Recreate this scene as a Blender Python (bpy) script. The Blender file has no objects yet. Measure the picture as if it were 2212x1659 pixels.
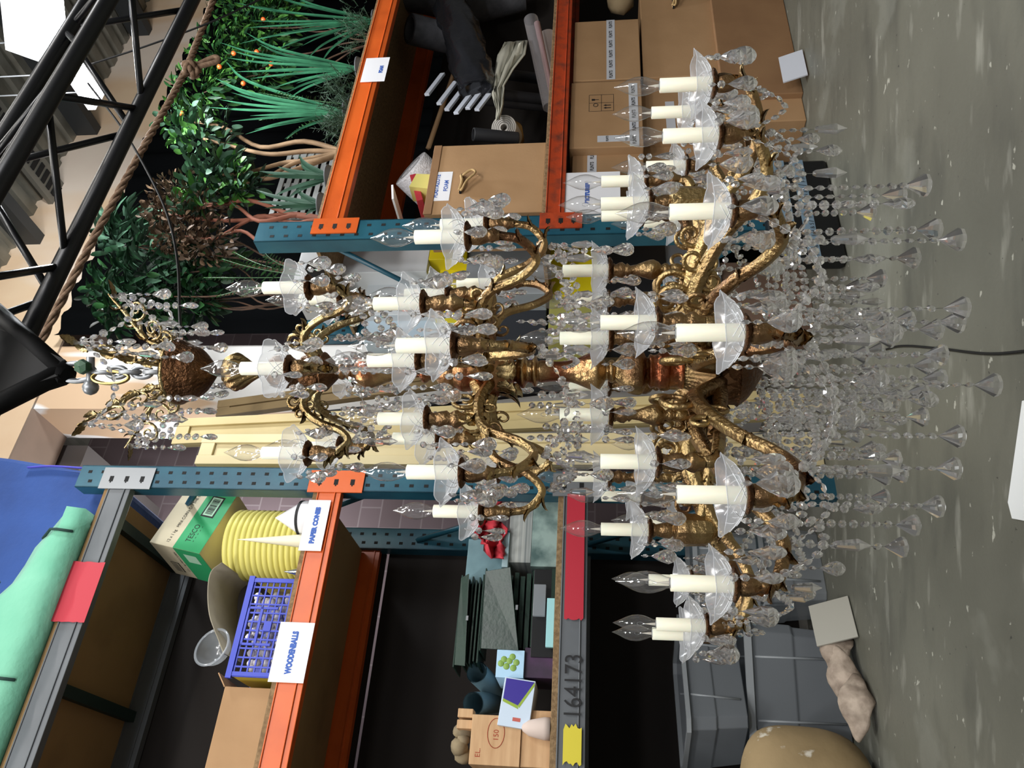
import bpy, math, random
from mathutils import Vector, Matrix
random.seed(7)
# ------------------------------------------------------------------ camera
SC = bpy.context.scene
FPX = 1700.0
PITCH = math.atan(199 / 1700)
EYE = 1.2
cR = Vector((1, 0, 0)); cF = Vector((0, math.cos(PITCH), math.sin(PITCH))); cU = Vector((0, -math.sin(PITCH), math.cos(PITCH)))
cC = Vector((0, 0, EYE))
cam_d = bpy.data.cameras.new('camera'); cam = bpy.data.objects.new('camera', cam_d); SC.collection.objects.link(cam)
cam_d.sensor_width = 36; cam_d.sensor_fit = 'HORIZONTAL'; cam_d.lens = FPX / 2212 * 36
cam_d.clip_start = .05; cam_d.clip_end = 100
mx = Matrix((( -cU.x, cR.x, -cF.x, 0), (-cU.y, cR.y, -cF.y, 0), (-cU.z, cR.z, -cF.z, EYE), (0, 0, 0, 1)))
cam.matrix_world = mx
SC.camera = cam
SC.view_settings.view_transform = 'Standard'; SC.view_settings.look = 'None'
SC.view_settings.gamma = 1; SC.view_settings.use_curve_mapping = False
SC.view_settings.exposure = 0.27
# ------------------------------------------------------------------ world, room lamps and added fill lights
w = bpy.data.worlds.new('world'); SC.world = w; w.use_nodes = True
bg = w.node_tree.nodes['Background']; bg.inputs[0].default_value = (.75, .8, .9, 1); bg.inputs[1].default_value = .16
A33 = math.radians(33)
dS = Vector((math.cos(A33), math.sin(A33), 0)); dT = Vector((-math.sin(A33), math.cos(A33), 0))
def W(s, t, z): return dS * s + dT * t + Vector((0, 0, z))
def ray(x, y): return cF + cR * ((1659 - y) - 829.5) / FPX + cU * (1106 - x) / FPX
def toS(P): return Vector((P.dot(dS), P.dot(dT), P.z))
def plane(x, y, t):
    r = ray(x, y); return toS(cC + r * (t / r.dot(dT)))
def onh(x, y, h=0.0):
    r = ray(x, y); return toS(cC + r * ((h - EYE) / r.z))
def atY(x, y, Y):
    r = ray(x, y); return cC + r * (Y / r.y)
def rect(x0, x1, y0, y1, t):
    xm, ym = (x0 + x1) / 2, (y0 + y1) / 2
    return plane(xm, y1, t).x, plane(xm, y0, t).x, plane(x1, ym, t).z, plane(x0, ym, t).z
def area(loc, size, sy, power, aim, col=(1, .97, .92)):
    l = bpy.data.lights.new('fill_and_lamp_light', 'AREA'); l.shape = 'RECTANGLE'; l.size = size; l.size_y = sy; l.energy = power; l.color = col
    o = bpy.data.objects.new('fill_and_lamp_light', l); SC.collection.objects.link(o); o.location = loc
    o.rotation_euler = (Vector(aim) - Vector(loc)).to_track_quat('-Z', 'Y').to_euler(); return o
def bulb(loc, r, power, col=(.98, .98, 1)):
    l = bpy.data.lights.new('fill_and_lamp_light', 'POINT'); l.shadow_soft_size = r; l.energy = power; l.color = col
    o = bpy.data.objects.new('fill_and_lamp_light', l); SC.collection.objects.link(o); o.location = loc; return o
area((-.8, -.4, 4.9), 2.4, .1, 45, (0.4, 2.2, .8))
area((1.9, .2, 4.9), 2.4, .1, 60, (1.6, 3.2, 1.5))
for lx, ly, lz, ax_, ay_ in ((-1.7, .4, 4.9, 0, 1.6), (3.4, .6, 4.9, 1, 2), (.6, -2.4, 4.8, .3, 1.6), (-.9, 2.6, 5.3, 0, 1.7), (1.6, 2.2, 5.6, .4, 1.7)): area((lx, ly, lz), 2.4, .12, 26, (ax_, ay_, .6))  # unseen strips added to make the crystals sparkle
bulb((-1.8, .6, 4.6), .25, 80)  # added fill without a fitting, lifts the roof and plaster beam
bulb((1.2, -3.6, 3.6), .3, 260)  # fill added behind the camera, reaches into the rack compartments
bulb((.9, -1.6, 4.2), .3, 140)  # another added fill behind the camera, no fitting
bulb((3.0, 1.2, 4.9), .25, 150)  # added fill above the aisle, no fitting
bulb(W(2.4, 6.4, 4.6), .2, 90)  # unseen fill added behind the beam to brighten the blockwork
bulb(W(4.25, 2.75, 4.6), .2, 230, (.93, .97, 1))
# ------------------------------------------------------------------ materials
def lin(c):
    if isinstance(c, str): c = [int(c[i:i + 2], 16) / 255 for i in (0, 2, 4)]
    return tuple((v / 12.92 if v <= .04045 else ((v + .055) / 1.055) ** 2.4) for v in c) + (1,)
MATS = {}
def mat(name, col, rough=.6, metal=0, col2=None, scale=8, fac=.5, bump=0, bscale=30, stretch=(1, 1, 1), trans=0, ior=1.45, alpha=1, sheen=0, spec=.5, emit=None, det=6, contrast=.15):
    if name in MATS: return MATS[name]
    m = bpy.data.materials.new(name); m.use_nodes = True; nt = m.node_tree; b = nt.nodes['Principled BSDF']
    b.inputs['Base Color'].default_value = lin(col); b.inputs['Roughness'].default_value = rough; b.inputs['Metallic'].default_value = metal
    b.inputs['Transmission Weight'].default_value = trans; b.inputs['IOR'].default_value = ior; b.inputs['Alpha'].default_value = alpha
    b.inputs['Sheen Weight'].default_value = sheen; b.inputs['Specular IOR Level'].default_value = spec
    if emit: b.inputs['Emission Color'].default_value = lin(emit[0]); b.inputs['Emission Strength'].default_value = emit[1]
    if col2 or bump:
        tc = nt.nodes.new('ShaderNodeTexCoord'); mp = nt.nodes.new('ShaderNodeMapping'); mp.inputs['Scale'].default_value = stretch
        nt.links.new(tc.outputs['Object'], mp.inputs[0])
    if col2:
        n = nt.nodes.new('ShaderNodeTexNoise'); n.inputs['Scale'].default_value = scale; n.inputs['Detail'].default_value = det
        nt.links.new(mp.outputs[0], n.inputs[0])
        r = nt.nodes.new('ShaderNodeValToRGB'); r.color_ramp.elements[0].position = fac - contrast; r.color_ramp.elements[1].position = fac + contrast
        r.color_ramp.elements[0].color = lin(col); r.color_ramp.elements[1].color = lin(col2)
        nt.links.new(n.outputs[0], r.inputs[0]); nt.links.new(r.outputs[0], b.inputs['Base Color'])
    if bump:
        n2 = nt.nodes.new('ShaderNodeTexNoise'); n2.inputs['Scale'].default_value = bscale; n2.inputs['Detail'].default_value = 5
        nt.links.new(mp.outputs[0], n2.inputs[0])
        bp = nt.nodes.new('ShaderNodeBump'); bp.inputs['Strength'].default_value = bump; bp.inputs['Distance'].default_value = .01
        nt.links.new(n2.outputs[0], bp.inputs['Height']); nt.links.new(bp.outputs[0], b.inputs['Normal'])
    MATS[name] = m; return m
def thin_glass(name, haze=.1, hcol='ffffff', rough=.02, edge=.75, tint='ffffff', power=3.0):
    """a thin clear sheet: see-through face on, mirror-like at grazing angles, same from both sides"""
    m = bpy.data.materials.new(name); m.use_nodes = True; nt = m.node_tree; nt.nodes.clear(); N = nt.nodes.new; L = nt.links.new
    out = N('ShaderNodeOutputMaterial'); tr = N('ShaderNodeBsdfTransparent'); gl = N('ShaderNodeBsdfGlossy'); tr.inputs[0].default_value = lin(tint)
    gl.inputs['Roughness'].default_value = rough; lw = N('ShaderNodeLayerWeight'); lw.inputs[0].default_value = .5
    pw = N('ShaderNodeMath'); pw.operation = 'POWER'; pw.inputs[1].default_value = power; L(lw.outputs['Facing'], pw.inputs[0])
    mr = N('ShaderNodeMapRange'); mr.inputs[3].default_value = .09; mr.inputs[4].default_value = edge; L(pw.outputs[0], mr.inputs[0])
    mxx = N('ShaderNodeMixShader'); L(mr.outputs[0], mxx.inputs[0]); L(tr.outputs[0], mxx.inputs[1]); L(gl.outputs[0], mxx.inputs[2]); last = mxx
    if haze:
        df = N('ShaderNodeBsdfTranslucent'); df2 = N('ShaderNodeBsdfDiffuse')
        for q in (df, df2): q.inputs[0].default_value = lin(hcol)
        m1 = N('ShaderNodeMixShader'); m1.inputs[0].default_value = .5; L(df.outputs[0], m1.inputs[1]); L(df2.outputs[0], m1.inputs[2])
        m2 = N('ShaderNodeMixShader'); m2.inputs[0].default_value = haze; L(last.outputs[0], m2.inputs[1]); L(m1.outputs[0], m2.inputs[2]); last = m2
    L(last.outputs[0], out.inputs[0]); return m
def crystal_mat():
    m = bpy.data.materials.new('cut_crystal'); m.use_nodes = True; nt = m.node_tree; nt.nodes.clear()
    out = nt.nodes.new('ShaderNodeOutputMaterial'); g = nt.nodes.new('ShaderNodeBsdfGlass'); g.inputs['IOR'].default_value = 1.55
    g.inputs['Roughness'].default_value = 0; g.inputs['Color'].default_value = (1, 1, 1, 1)
    tr = nt.nodes.new('ShaderNodeBsdfTransparent'); mxx = nt.nodes.new('ShaderNodeMixShader'); mxx.inputs[0].default_value = .1
    nt.links.new(g.outputs[0], mxx.inputs[1]); nt.links.new(tr.outputs[0], mxx.inputs[2])
    df = nt.nodes.new('ShaderNodeBsdfTranslucent'); df.inputs[0].default_value = (.9, .9, .92, 1); m2 = nt.nodes.new('ShaderNodeMixShader'); m2.inputs[0].default_value = .2
    nt.links.new(mxx.outputs[0], m2.inputs[1]); nt.links.new(df.outputs[0], m2.inputs[2]); nt.links.new(m2.outputs[0], out.inputs[0]); return m
M_CRY = crystal_mat()
M_BULB = thin_glass('bulb_glass', .03, 'ffffff', .05, .9, power=2.2)
M_DISH = thin_glass('frosted_dish_glass', .42, 'dfe2e8', .15, .35)
M_ENGR = mat('engraved_cut', 'f4f6fa', .4)
M_TUB = thin_glass('clear_plastic', .38, 'ccd3da', .15, .3)
M_FILM = thin_glass('clear_film', .25, 'd8d4d6', .12, .5)
M_TOTE = thin_glass('smoky_tote_plastic', .85, '9aa0a6', .25, .25, '9aa0a6')
def brass_mat():
    m = mat('aged_brass', 'b49b6c', .3, 1, '7e5c42', 7, .55, .45, 120, contrast=.12)
    return m
M_BR = brass_mat()
M_BRD = mat('dark_antique_brass', '7c5a3c', .4, 1, '4c3222', 11, .5, .8, 120, contrast=.2)
M_GOLD = mat('bright_gilt_brass', 'b5a47a', .26, 1, '76603e', 12, .5, .4, 90)
M_CU = mat('coppery_brass', '96563a', .28, 1, 'b8986a', 9, .52, .45, 70, contrast=.1)
M_SLV = mat('ivory_sleeve', 'e2e0cc', .45, spec=.3)
M_SLV.node_tree.nodes['Principled BSDF'].inputs['Subsurface Weight'].default_value = .15
M_WIRE = mat('silver_wire', 'c8c8c8', .3, 1)
M_FILA = mat('filament_stem', 'd8d2c6', .3)
M_TEAL = mat('teal_rack_paint', '1d4a5c', .35, 0, '2a6070', 3, .55, .05, 40)
M_ORG = mat('orange_rack_paint', 'cf5e24', .35, 0, 'b44c1c', 3, .62, .05, 30)
M_RUST = mat('worn_red_orange_paint', 'a83e1c', .5, 0, '5a3226', 14, .62, .2, 40)
M_GREY = mat('grey_rack_paint', '5c6064', .4, 0, '666a6e', 3, .6)
M_GALV = mat('galvanised', '8c8f92', .4, .6)
M_BLK = mat('black_hole', '0a0a0a', .8)
M_CHIP = mat('chipboard', '8d7453', .85, 0, '6e573b', 60, .5, .3, 150)
M_PLYD = mat('dark_board', '94764e', .85, 0, '6b5236', 1.6, .6, 0)
M_CARD = mat('cardboard', 'a88560', .8, 0, '9a7854', 2.5, .5, .05, 60)
M_CARD2 = mat('cardboard_dark', '8c6a49', .8, 0, '7d5c3e', 2.5, .5, .05, 60)
M_PAPER = mat('white_paper', 'e6e6ea', .6)
M_INKB = mat('blue_ink', '3f62b0', .7)
M_INKK = mat('black_ink', '1c1c1e', .7)
M_TRUSS = mat('black_truss_paint', '0b0c0f', .33, 0, spec=.45)
# ------------------------------------------------------------------ mesh builder
def link(o): SC.collection.objects.link(o); return o
def tag(o, label=None, cat=None, group=None, kind=None):
    if label: o['label'] = label
    if cat: o['category'] = cat
    if group: o['group'] = group
    if kind: o['kind'] = kind
    return o
class MB:
    def __init__(s): s.v = []; s.f = []; s.mi = []; s.sm = []
    def add(s, vs, fs, mi=0, sm=False):
        k = len(s.v); s.v += [tuple(v) for v in vs]
        for f in fs: s.f.append(tuple(i + k for i in f)); s.mi.append(mi); s.sm.append(sm)
        return s
    def box(s, a0, a1, b0, b1, c0, c1, mi=0):
        vs = [(x, y, z) for z in (c0, c1) for y in (b0, b1) for x in (a0, a1)]
        return s.add(vs, [(0, 2, 3, 1), (4, 5, 7, 6), (0, 1, 5, 4), (2, 6, 7, 3), (0, 4, 6, 2), (1, 3, 7, 5)], mi)
    def obox(s, c, h, m, mi=0, taper=1.0):
        vs = []
        for z in (-1, 1):
            k = 1 if z > 0 else taper
            for y in (-1, 1):
                for x in (-1, 1): vs.append(Vector(c) + m @ Vector((x * h[0] * k, y * h[1] * k, z * h[2])))
        return s.add(vs, [(0, 2, 3, 1), (4, 5, 7, 6), (0, 1, 5, 4), (2, 6, 7, 3), (0, 4, 6, 2), (1, 3, 7, 5)], mi)
    def lathe(s, prof, c=(0, 0, 0), m=None, n=24, mi=0, sm=True, flute=None):
        m = m or Matrix.Identity(3); c = Vector(c); vs = []; fs = []
        for j, (r, z) in enumerate(prof):
            for i in range(n):
                a = 2 * math.pi * i / n; rr = r
                if flute: rr = flute(r, z, a)
                vs.append(c + m @ Vector((rr * math.cos(a), rr * math.sin(a), z)))
        for j in range(len(prof) - 1):
            for i in range(n): fs.append((j * n + i, j * n + (i + 1) % n, (j + 1) * n + (i + 1) % n, (j + 1) * n + i))
        return s.add(vs, fs, mi, sm)
    def tube(s, pts, rad, n=8, mi=0, sm=True, caps=True, closed=False, flat=1.0, ridge=0):
        pts = [Vector(p) for p in pts]; N = len(pts)
        if not isinstance(rad, (list, tuple)): rad = [rad] * N
        vs = []; fs = []; u = None
        for i, p in enumerate(pts):
            tg = (pts[min(i + 1, N - 1)] - pts[max(i - 1, 0)])
            if closed: tg = pts[(i + 1) % N] - pts[i - 1]
            if tg.length < 1e-9: tg = Vector((0, 0, 1))
            tg.normalize()
            if u is None:
                u = tg.cross(Vector((0, 0, 1)))
                if u.length < .1: u = tg.cross(Vector((1, 0, 0)))
            u = (u - tg * u.dot(tg)).normalized(); v2 = tg.cross(u)
            for k in range(n):
                a = 2 * math.pi * k / n; q = rad[i] * (1 + (ridge if k % 4 == 0 else (-ridge if k % 4 == 2 else 0))); vs.append(p + u * (math.cos(a) * q) + v2 * (math.sin(a) * q * flat))
        for i in range(N if closed else N - 1):
            j = (i + 1) % N
            for k in range(n): fs.append((i * n + k, i * n + (k + 1) % n, j * n + (k + 1) % n, j * n + k))
        if caps and not closed: fs.append(tuple(range(n))[::-1]); fs.append(tuple((N - 1) * n + k for k in range(n)))
        return s.add(vs, fs, mi, sm)
    def sphere(s, c, r, n=10, mi=0, sc=(1, 1, 1), m=None, noise=0):
        m = m or Matrix.Identity(3); vs = []; fs = []; h = n // 2 + 1; c = Vector(c)
        for j in range(h + 1):
            ph = math.pi * j / h
            for i in range(n):
                a = 2 * math.pi * i / n; rr = r * (1 + (random.uniform(-noise, noise) if 0 < j < h else 0))
                vs.append(c + m @ Vector((rr * sc[0] * math.sin(ph) * math.cos(a), rr * sc[1] * math.sin(ph) * math.sin(a), rr * sc[2] * math.cos(ph))))
        for j in range(h):
            for i in range(n): fs.append((j * n + i, (j + 1) * n + i, (j + 1) * n + (i + 1) % n, j * n + (i + 1) % n))
        return s.add(vs, fs, mi, True)
    def mesh(s, name, mats):
        me = bpy.data.meshes.new(name); me.from_pydata(s.v, [], s.f)
        for q in (mats if isinstance(mats, (list, tuple)) else [mats]): me.materials.append(q)
        me.polygons.foreach_set('material_index', s.mi); me.polygons.foreach_set('use_smooth', s.sm); me.update(); return me
ORG = {}
def thing(name, o, label, cat, group=None, rot=True, kind=None):
    """an Empty at the thing's base; parts are given in the frame along the racks"""
    e = link(bpy.data.objects.new(name, None)); e.empty_display_size = .1
    o = Vector(o); e.location = W(*o) if rot else o
    if rot: e.rotation_euler = (0, 0, A33)
    ORG[e] = o; return tag(e, label, cat, group, kind)
def part(name, mb, mats, parent, label=None, kind=None, bev=0):
    o = ORG[parent]; mb.v = [(v[0] - o.x, v[1] - o.y, v[2] - o.z) for v in mb.v]
    ob = link(bpy.data.objects.new(name, mb.mesh(name, mats))); ob.parent = parent; ORG[ob] = o
    if bev: b = ob.modifiers.new('b', 'BEVEL'); b.width = bev; b.segments = 2; b.limit_method = 'ANGLE'
    return tag(ob, label, None, None, kind)
def solo(name, mb, mats, label=None, cat=None, group=None, kind=None, bev=0, rot=True):
    xs, ys, zs = zip(*mb.v); o = Vector(((min(xs) + max(xs)) / 2, (min(ys) + max(ys)) / 2, min(zs)))
    mb.v = [(v[0] - o.x, v[1] - o.y, v[2] - o.z) for v in mb.v]
    ob = link(bpy.data.objects.new(name, mb.mesh(name, mats)))
    ob.location = W(*o) if rot else o
    if rot: ob.rotation_euler = (0, 0, A33)
    if bev: b = ob.modifiers.new('b', 'BEVEL'); b.width = bev; b.segments = 2; b.limit_method = 'ANGLE'
    ORG[ob] = o; return tag(ob, label, cat, group, kind)
def text_mesh(txt, size, fn, mi=0, mb=None, bold=.0, align='LEFT', width=None):
    """lettering as mesh faces, each outline point sent through fn(x, y)"""
    cu = bpy.data.curves.new('t', 'FONT'); cu.body = txt; cu.size = size; cu.offset = bold; cu.align_x = align; cu.resolution_u = 3
    ob = bpy.data.objects.new('t', cu); SC.collection.objects.link(ob)
    dg = bpy.context.evaluated_depsgraph_get(); me = bpy.data.meshes.new_from_object(ob.evaluated_get(dg))
    k = 1.0
    if width and len(me.vertices):
        xs = [v.co.x for v in me.vertices]; k = width / max(1e-6, max(xs) - min(xs))
    mb = mb or MB(); mb.add([fn(v.co.x * k, v.co.y) for v in me.vertices], [tuple(p.vertices) for p in me.polygons], mi)
    bpy.data.objects.remove(ob); bpy.data.curves.remove(cu); bpy.data.meshes.remove(me); return mb
def RZ(a): return Matrix.Rotation(math.radians(a), 3, 'Z')
def RX(a): return Matrix.Rotation(math.radians(a), 3, 'X')
def RY(a): return Matrix.Rotation(math.radians(a), 3, 'Y')
def catmull(pts, k=6):
    P = [Vector(p) for p in pts]; P = [P[0] * 2 - P[1]] + P + [P[-1] * 2 - P[-2]]; out = []
    for i in range(1, len(P) - 2):
        for j in range(k):
            t = j / k; a, b, c, d = P[i - 1], P[i], P[i + 1], P[i + 2]
            out.append(.5 * ((2 * b) + (c - a) * t + (2 * a - 5 * b + 4 * c - d) * t * t + (3 * b - a - 3 * c + d) * t ** 3))
    out.append(P[-2]); return out
def interp(vals, n):
    out = []
    for i in range(n):
        t = i / (n - 1) * (len(vals) - 1); j = min(int(t), len(vals) - 2); out.append(vals[j] + (vals[j + 1] - vals[j]) * (t - j))
    return out
# ------------------------------------------------------------------ room shell
m = mat('concrete_floor', '56564d', .5, 0, '6e6e63', 1.1, .52, .15, 25, contrast=.25)
nt = m.node_tree; b = nt.nodes['Principled BSDF']; src = b.inputs['Base Color'].links[0].from_socket
def overlay(nt, src, col, scale, lo, hi, stretch=(1, 1, 1), amt=1.0, det=8, rot=0):
    tc = nt.nodes.new('ShaderNodeTexCoord'); mp = nt.nodes.new('ShaderNodeMapping'); mp.inputs['Scale'].default_value = stretch
    n = nt.nodes.new('ShaderNodeTexNoise'); n.inputs['Scale'].default_value = scale; n.inputs['Detail'].default_value = det
    r = nt.nodes.new('ShaderNodeMapRange'); r.inputs[1].default_value = lo; r.inputs[2].default_value = hi; r.inputs[4].default_value = amt
    mixn = nt.nodes.new('ShaderNodeMix'); mixn.data_type = 'RGBA'; mixn.inputs[7].default_value = lin(col)
    m0 = nt.nodes.new('ShaderNodeMapping'); m0.inputs['Rotation'].default_value = (0, 0, rot)
    nt.links.new(tc.outputs['Object'], m0.inputs[0]); nt.links.new(m0.outputs[0], mp.inputs[0]); nt.links.new(mp.outputs[0], n.inputs[0]); nt.links.new(n.outputs[0], r.inputs[0])
    nt.links.new(r.outputs[0], mixn.inputs[0]); nt.links.new(src, mixn.inputs[6]); return mixn.outputs[2]
src = overlay(nt, src, '9c9c92', 9, .6, .7, (.3, 1, 1), .5, rot=A33)
src = overlay(nt, src, '44453f', 5, .5, .7, (.35, 1, 1), .6, rot=A33)
src = overlay(nt, src, '7e7f76', 2.1, .58, .64, (1, 1, 1), .4)
src = overlay(nt, src, '2e2e2c', 38, .74, .76, (1, 1, 1), .8, 2)
src = overlay(nt, src, 'b4b4a8', 26, .7, .73, (.7, 1, 1), .7, 3, rot=A33)
nt.links.new(src, b.inputs['Base Color'])
solo('floor', MB().box(-4, 13, -5, 7.4, -.1, 0), m, kind='structure')
BRK = bpy.data.materials.new('mauve_blockwork'); BRK.use_nodes = True; nt = BRK.node_tree; b = nt.nodes['Principled BSDF']; b.inputs['Roughness'].default_value = .8
br = nt.nodes.new('ShaderNodeTexBrick'); br.inputs['Color1'].default_value = lin('6a5c5e'); br.inputs['Color2'].default_value = lin('74666a'); br.inputs['Mortar'].default_value = lin('857a7c')
br.inputs['Scale'].default_value = 1; br.inputs['Brick Width'].default_value = .44; br.inputs['Row Height'].default_value = .215; br.inputs['Mortar Size'].default_value = .008
tc = nt.nodes.new('ShaderNodeTexCoord'); mp = nt.nodes.new('ShaderNodeMapping'); mp.inputs['Rotation'].default_value = (math.radians(90), 0, 0)
nt.links.new(tc.outputs['Object'], mp.inputs[0]); nt.links.new(mp.outputs[0], br.inputs['Vector']); nt.links.new(br.outputs[0], b.inputs['Base Color'])
solo('wall_back', MB().box(-4, 13, 7.2, 7.4, 0, 7), BRK, kind='structure')
solo('wall_left', MB().box(-4.1, -4, -5, 7.4, 0, 7), mat('grey_wall', '707070', .8), kind='structure')
solo('wall_right', MB().box(13, 13.1, -5, 7.4, 0, 7), mat('grey_wall', '707070', .8), kind='structure')
solo('wall_front', MB().box(-4, 13, -5.1, -5, 0, 7), mat('grey_wall', '707070', .8), kind='structure')
# corrugated roof: folds run across the racks
mb = MB(); x = -4.0; prof = []
while x < 13:
    for dx, z in ((0, 0), (.05, .0), (.07, .045), (.14, .045), (.16, 0)): prof.append((x + dx, 6.9 + z))
    x += .22
vs = []; fs = []
for i, (a, z) in enumerate(prof): vs += [(a, -5, z), (a, 7.3, z)]
for i in range(len(prof) - 1): fs.append((2 * i, 2 * i + 1, 2 * i + 3, 2 * i + 2))
mb.add(vs, fs); solo('ceiling', mb, mat('corrugated_sheet', '8e8d84', .45, .5, '6c6a60', 2.5, .5, .1, 20), kind='structure')
for k, s0 in enumerate((3.2, 5.0, 6.6, 8.4)):
    solo('trim_%d' % (k + 1), MB().box(s0, s0 + .12, -5, 7.2, 6.66, 6.9), mat('dark_purlin', '3b3e40', .5, .4), kind='structure')
# perforated grey tray on the roof
mb = MB().box(5.55, 5.85, -3, 6.5, 6.75, 6.8, 0)
for i in range(60): mb.box(5.62, 5.78, 1.2 + i * .085, 1.25 + i * .085, 6.74, 6.75, 1)
solo('cable_tray', mb, [mat('tray', '77766f', .5, .5), M_BLK], 'perforated grey cable tray fixed under the corrugated roof', 'cable tray')
# plasterboarded beam and pillar
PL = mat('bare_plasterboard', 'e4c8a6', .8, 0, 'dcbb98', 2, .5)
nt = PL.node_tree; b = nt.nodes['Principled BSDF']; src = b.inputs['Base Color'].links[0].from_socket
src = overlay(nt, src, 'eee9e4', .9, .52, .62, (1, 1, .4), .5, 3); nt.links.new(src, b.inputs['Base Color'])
TB = 5.2
p0 = plane(216, 560, TB); zb = p0.z
solo('trim_5', MB().box(-3.8, 12.8, TB, TB + .5, zb, zb + 1.0), PL, kind='structure')
s0 = plane(700, 885, TB).x; s1 = plane(700, 745, TB).x
PW = mat('painted_pillar', 'f2efea', .8, 0, 'f4f2ee', 2, .5); nt = PW.node_tree; b = nt.nodes['Principled BSDF']; src = b.inputs['Base Color'].links[0].from_socket
src = overlay(nt, src, 'd9b896', 1.3, .53, .55, (1.2, 1, .3), 1, 3); nt.links.new(src, b.inputs['Base Color'])
solo('trim_8', MB().box(s0, s1, TB + .001, TB + .5, 0, zb), PW, kind='structure')
solo('trim_6', MB().box(-3.8, 12.8, TB + .001, TB + .49, zb - .02, zb - .001), mat('shaded_soffit', '8f7a6a', .8, 0, '7c6a5c', 1.5, .5), kind='structure')  # beam underside, its shade put into a darker colour
# diagonal duct beside the pillar
a = plane(150, 895, TB + .6); c = plane(238, 975, TB + .6)
solo('trim_7', MB().box(s0 - .75, s0 - .05, TB + .55, TB + 1.9, a.z - .35, a.z + .1), mat('duct_paint', '55504e', .7), kind='structure')
# black drape behind the plants
mb = MB(); vs = []; fs = []
for i in range(121):
    s = s1 + .02 + i * .05; q = TB - .14 + .035 * math.sin(i * 1.1) + .02 * math.sin(i * .37); vs += [(s, q, 0), (s, q, zb - .02)]
for i in range(120): fs.append((2 * i, 2 * i + 1, 2 * i + 3, 2 * i + 2))
mb.add(vs, fs, 0, True)
solo('drape', mb, mat('black_cloth', '08090a', 1, spec=.03), 'black cloth drape hanging behind the potted plants', 'drape')
# ------------------------------------------------------------------ pallet racks
def channel_post(mb, s0, s1, t, z1, dirn=1):
    """open C section with punched slots in the face"""
    mb.box(s0, s1, t, t + .006, 0, z1); mb.box(s0, s0 + .006, t, t + .1, 0, z1); mb.box(s1 - .006, s1, t, t + .1, 0, z1)
    k = 0; z = .1
    while z < z1 - .04:
        for j, sx in enumerate((s0 + .035, s1 - .045)):
            zz = z + (.02 if j else 0); mb.box(sx - .006, sx + .012, t - .001, t, zz - .012, zz + .012, 1)
        z += .083
def c_beam(mb, s0, s1, t, z0, z1, mi=0):
    h = z1 - z0
    mb.box(s0, s1, t, t + .05, z0, z1, mi)
    mb.box(s0, s1, t - .008, t, z0 + h * .22, z0 + h * .27, mi); mb.box(s0, s1, t - .006, t, z1 - h * .06, z1, mi)
def bracket(mb, s0, s1, t, z0, z1, left=True):
    mb.box(s0, s1, t - .008, t, z0, z1, 0)
    for k in range(3):
        z = z0 + (z1 - z0) * (.2 + .3 * k); c = (s0 + s1) / 2
        mb.box(c - .022, c + .012, t - .009, t - .008, z - .012, z + .012, 1); mb.box(c - .03, c - .022, t - .009, t - .008, z - .004, z + .004, 1)
TA = 3.877; SA = 1.808; LA = -1.2
rackA = thing('pallet_rack', (0.3, TA, 0), 'tall pallet rack with grey top and bottom beams around an orange middle beam', 'storage rack')
mb = MB(); channel_post(mb, SA, 1.948, TA, 4.25); part('upright_post', mb, [M_TEAL, M_BLK], rackA)
mb = MB(); channel_post(mb, SA, 1.948, TA + .86, 4.25); part('upright_post', mb, [M_TEAL, M_BLK], rackA)
mb = MB(); channel_post(mb, LA - .14, LA, TA, 4.25); part('upright_post', mb, [M_TEAL, M_BLK], rackA)
mb = MB(); channel_post(mb, LA - .14, LA, TA + .86, 4.25); part('upright_post', mb, [M_TEAL, M_BLK], rackA)
def brace(rk, s, t0, z0, t1, z1):
    part('frame_brace', MB().tube([(s, t0, z0), (s, t1, z1)], .02, 4), M_TEAL, rk)
for a, c in ((.4, 1.3), (1.35, 2.4), (2.45, 3.5), (3.55, 4.1)): brace(rackA, 1.87, TA + .1, a, TA + .86, c)
for z0, z1, mt, nm in ((3.9, 4.035, M_GREY, 'grey beam'), (2.65, 2.785, M_ORG, 'orange beam'), (1.285, 1.415, M_GREY, 'grey beam')):
    mb = MB(); c_beam(mb, LA, SA, TA, z0, z1); bm = part('beam', mb, mt, rackA, nm, bev=.003)
    mb = MB(); c_beam(mb, LA, SA, TA + .9, z0, z1); part('beam', mb, mt, rackA, nm)
    mb = MB(); bracket(mb, SA - .012, 1.93, TA - .002, z0 - .12, z1 + .06); part('beam_bracket', mb, [M_GALV if mt is M_GREY else mt, M_BLK], bm)
    part('shelf_board', MB().box(LA, SA - .005, TA + .01, TA + .93, z1, z1 + .03), M_CHIP if z1 < 4 else M_PLYD, rackA, bev=.002)
    if z1 < 4: part('shelf_underlay', MB().box(LA, SA - .01, TA + .06, TA + .88, z1 - .02, z1 - .001), M_PLYD, rackA)
part('shade_sheet', MB().box(LA, SA, TA + .96, TA + .975, .05, 2.6), mat('shade_board', '1c1714', .9), rackA)  # added dark sheet standing for the unlit depth of the rack
part('shade_sheet', MB().box(LA, SA, TA + .96, TA + .975, 2.62, 3.95), mat('shade_board', '1c1714', .9), rackA)  # same for the upper compartment, darkness put into the colour
for sx in (plane(131, 1490, TA).x, 1.62): part('support_bar', MB().box(sx, sx + .06, TA + .05, TA + .9, 3.98, 4.03), mat('dark_green_bar', '1c2e2a', .6), rackA)
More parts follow.
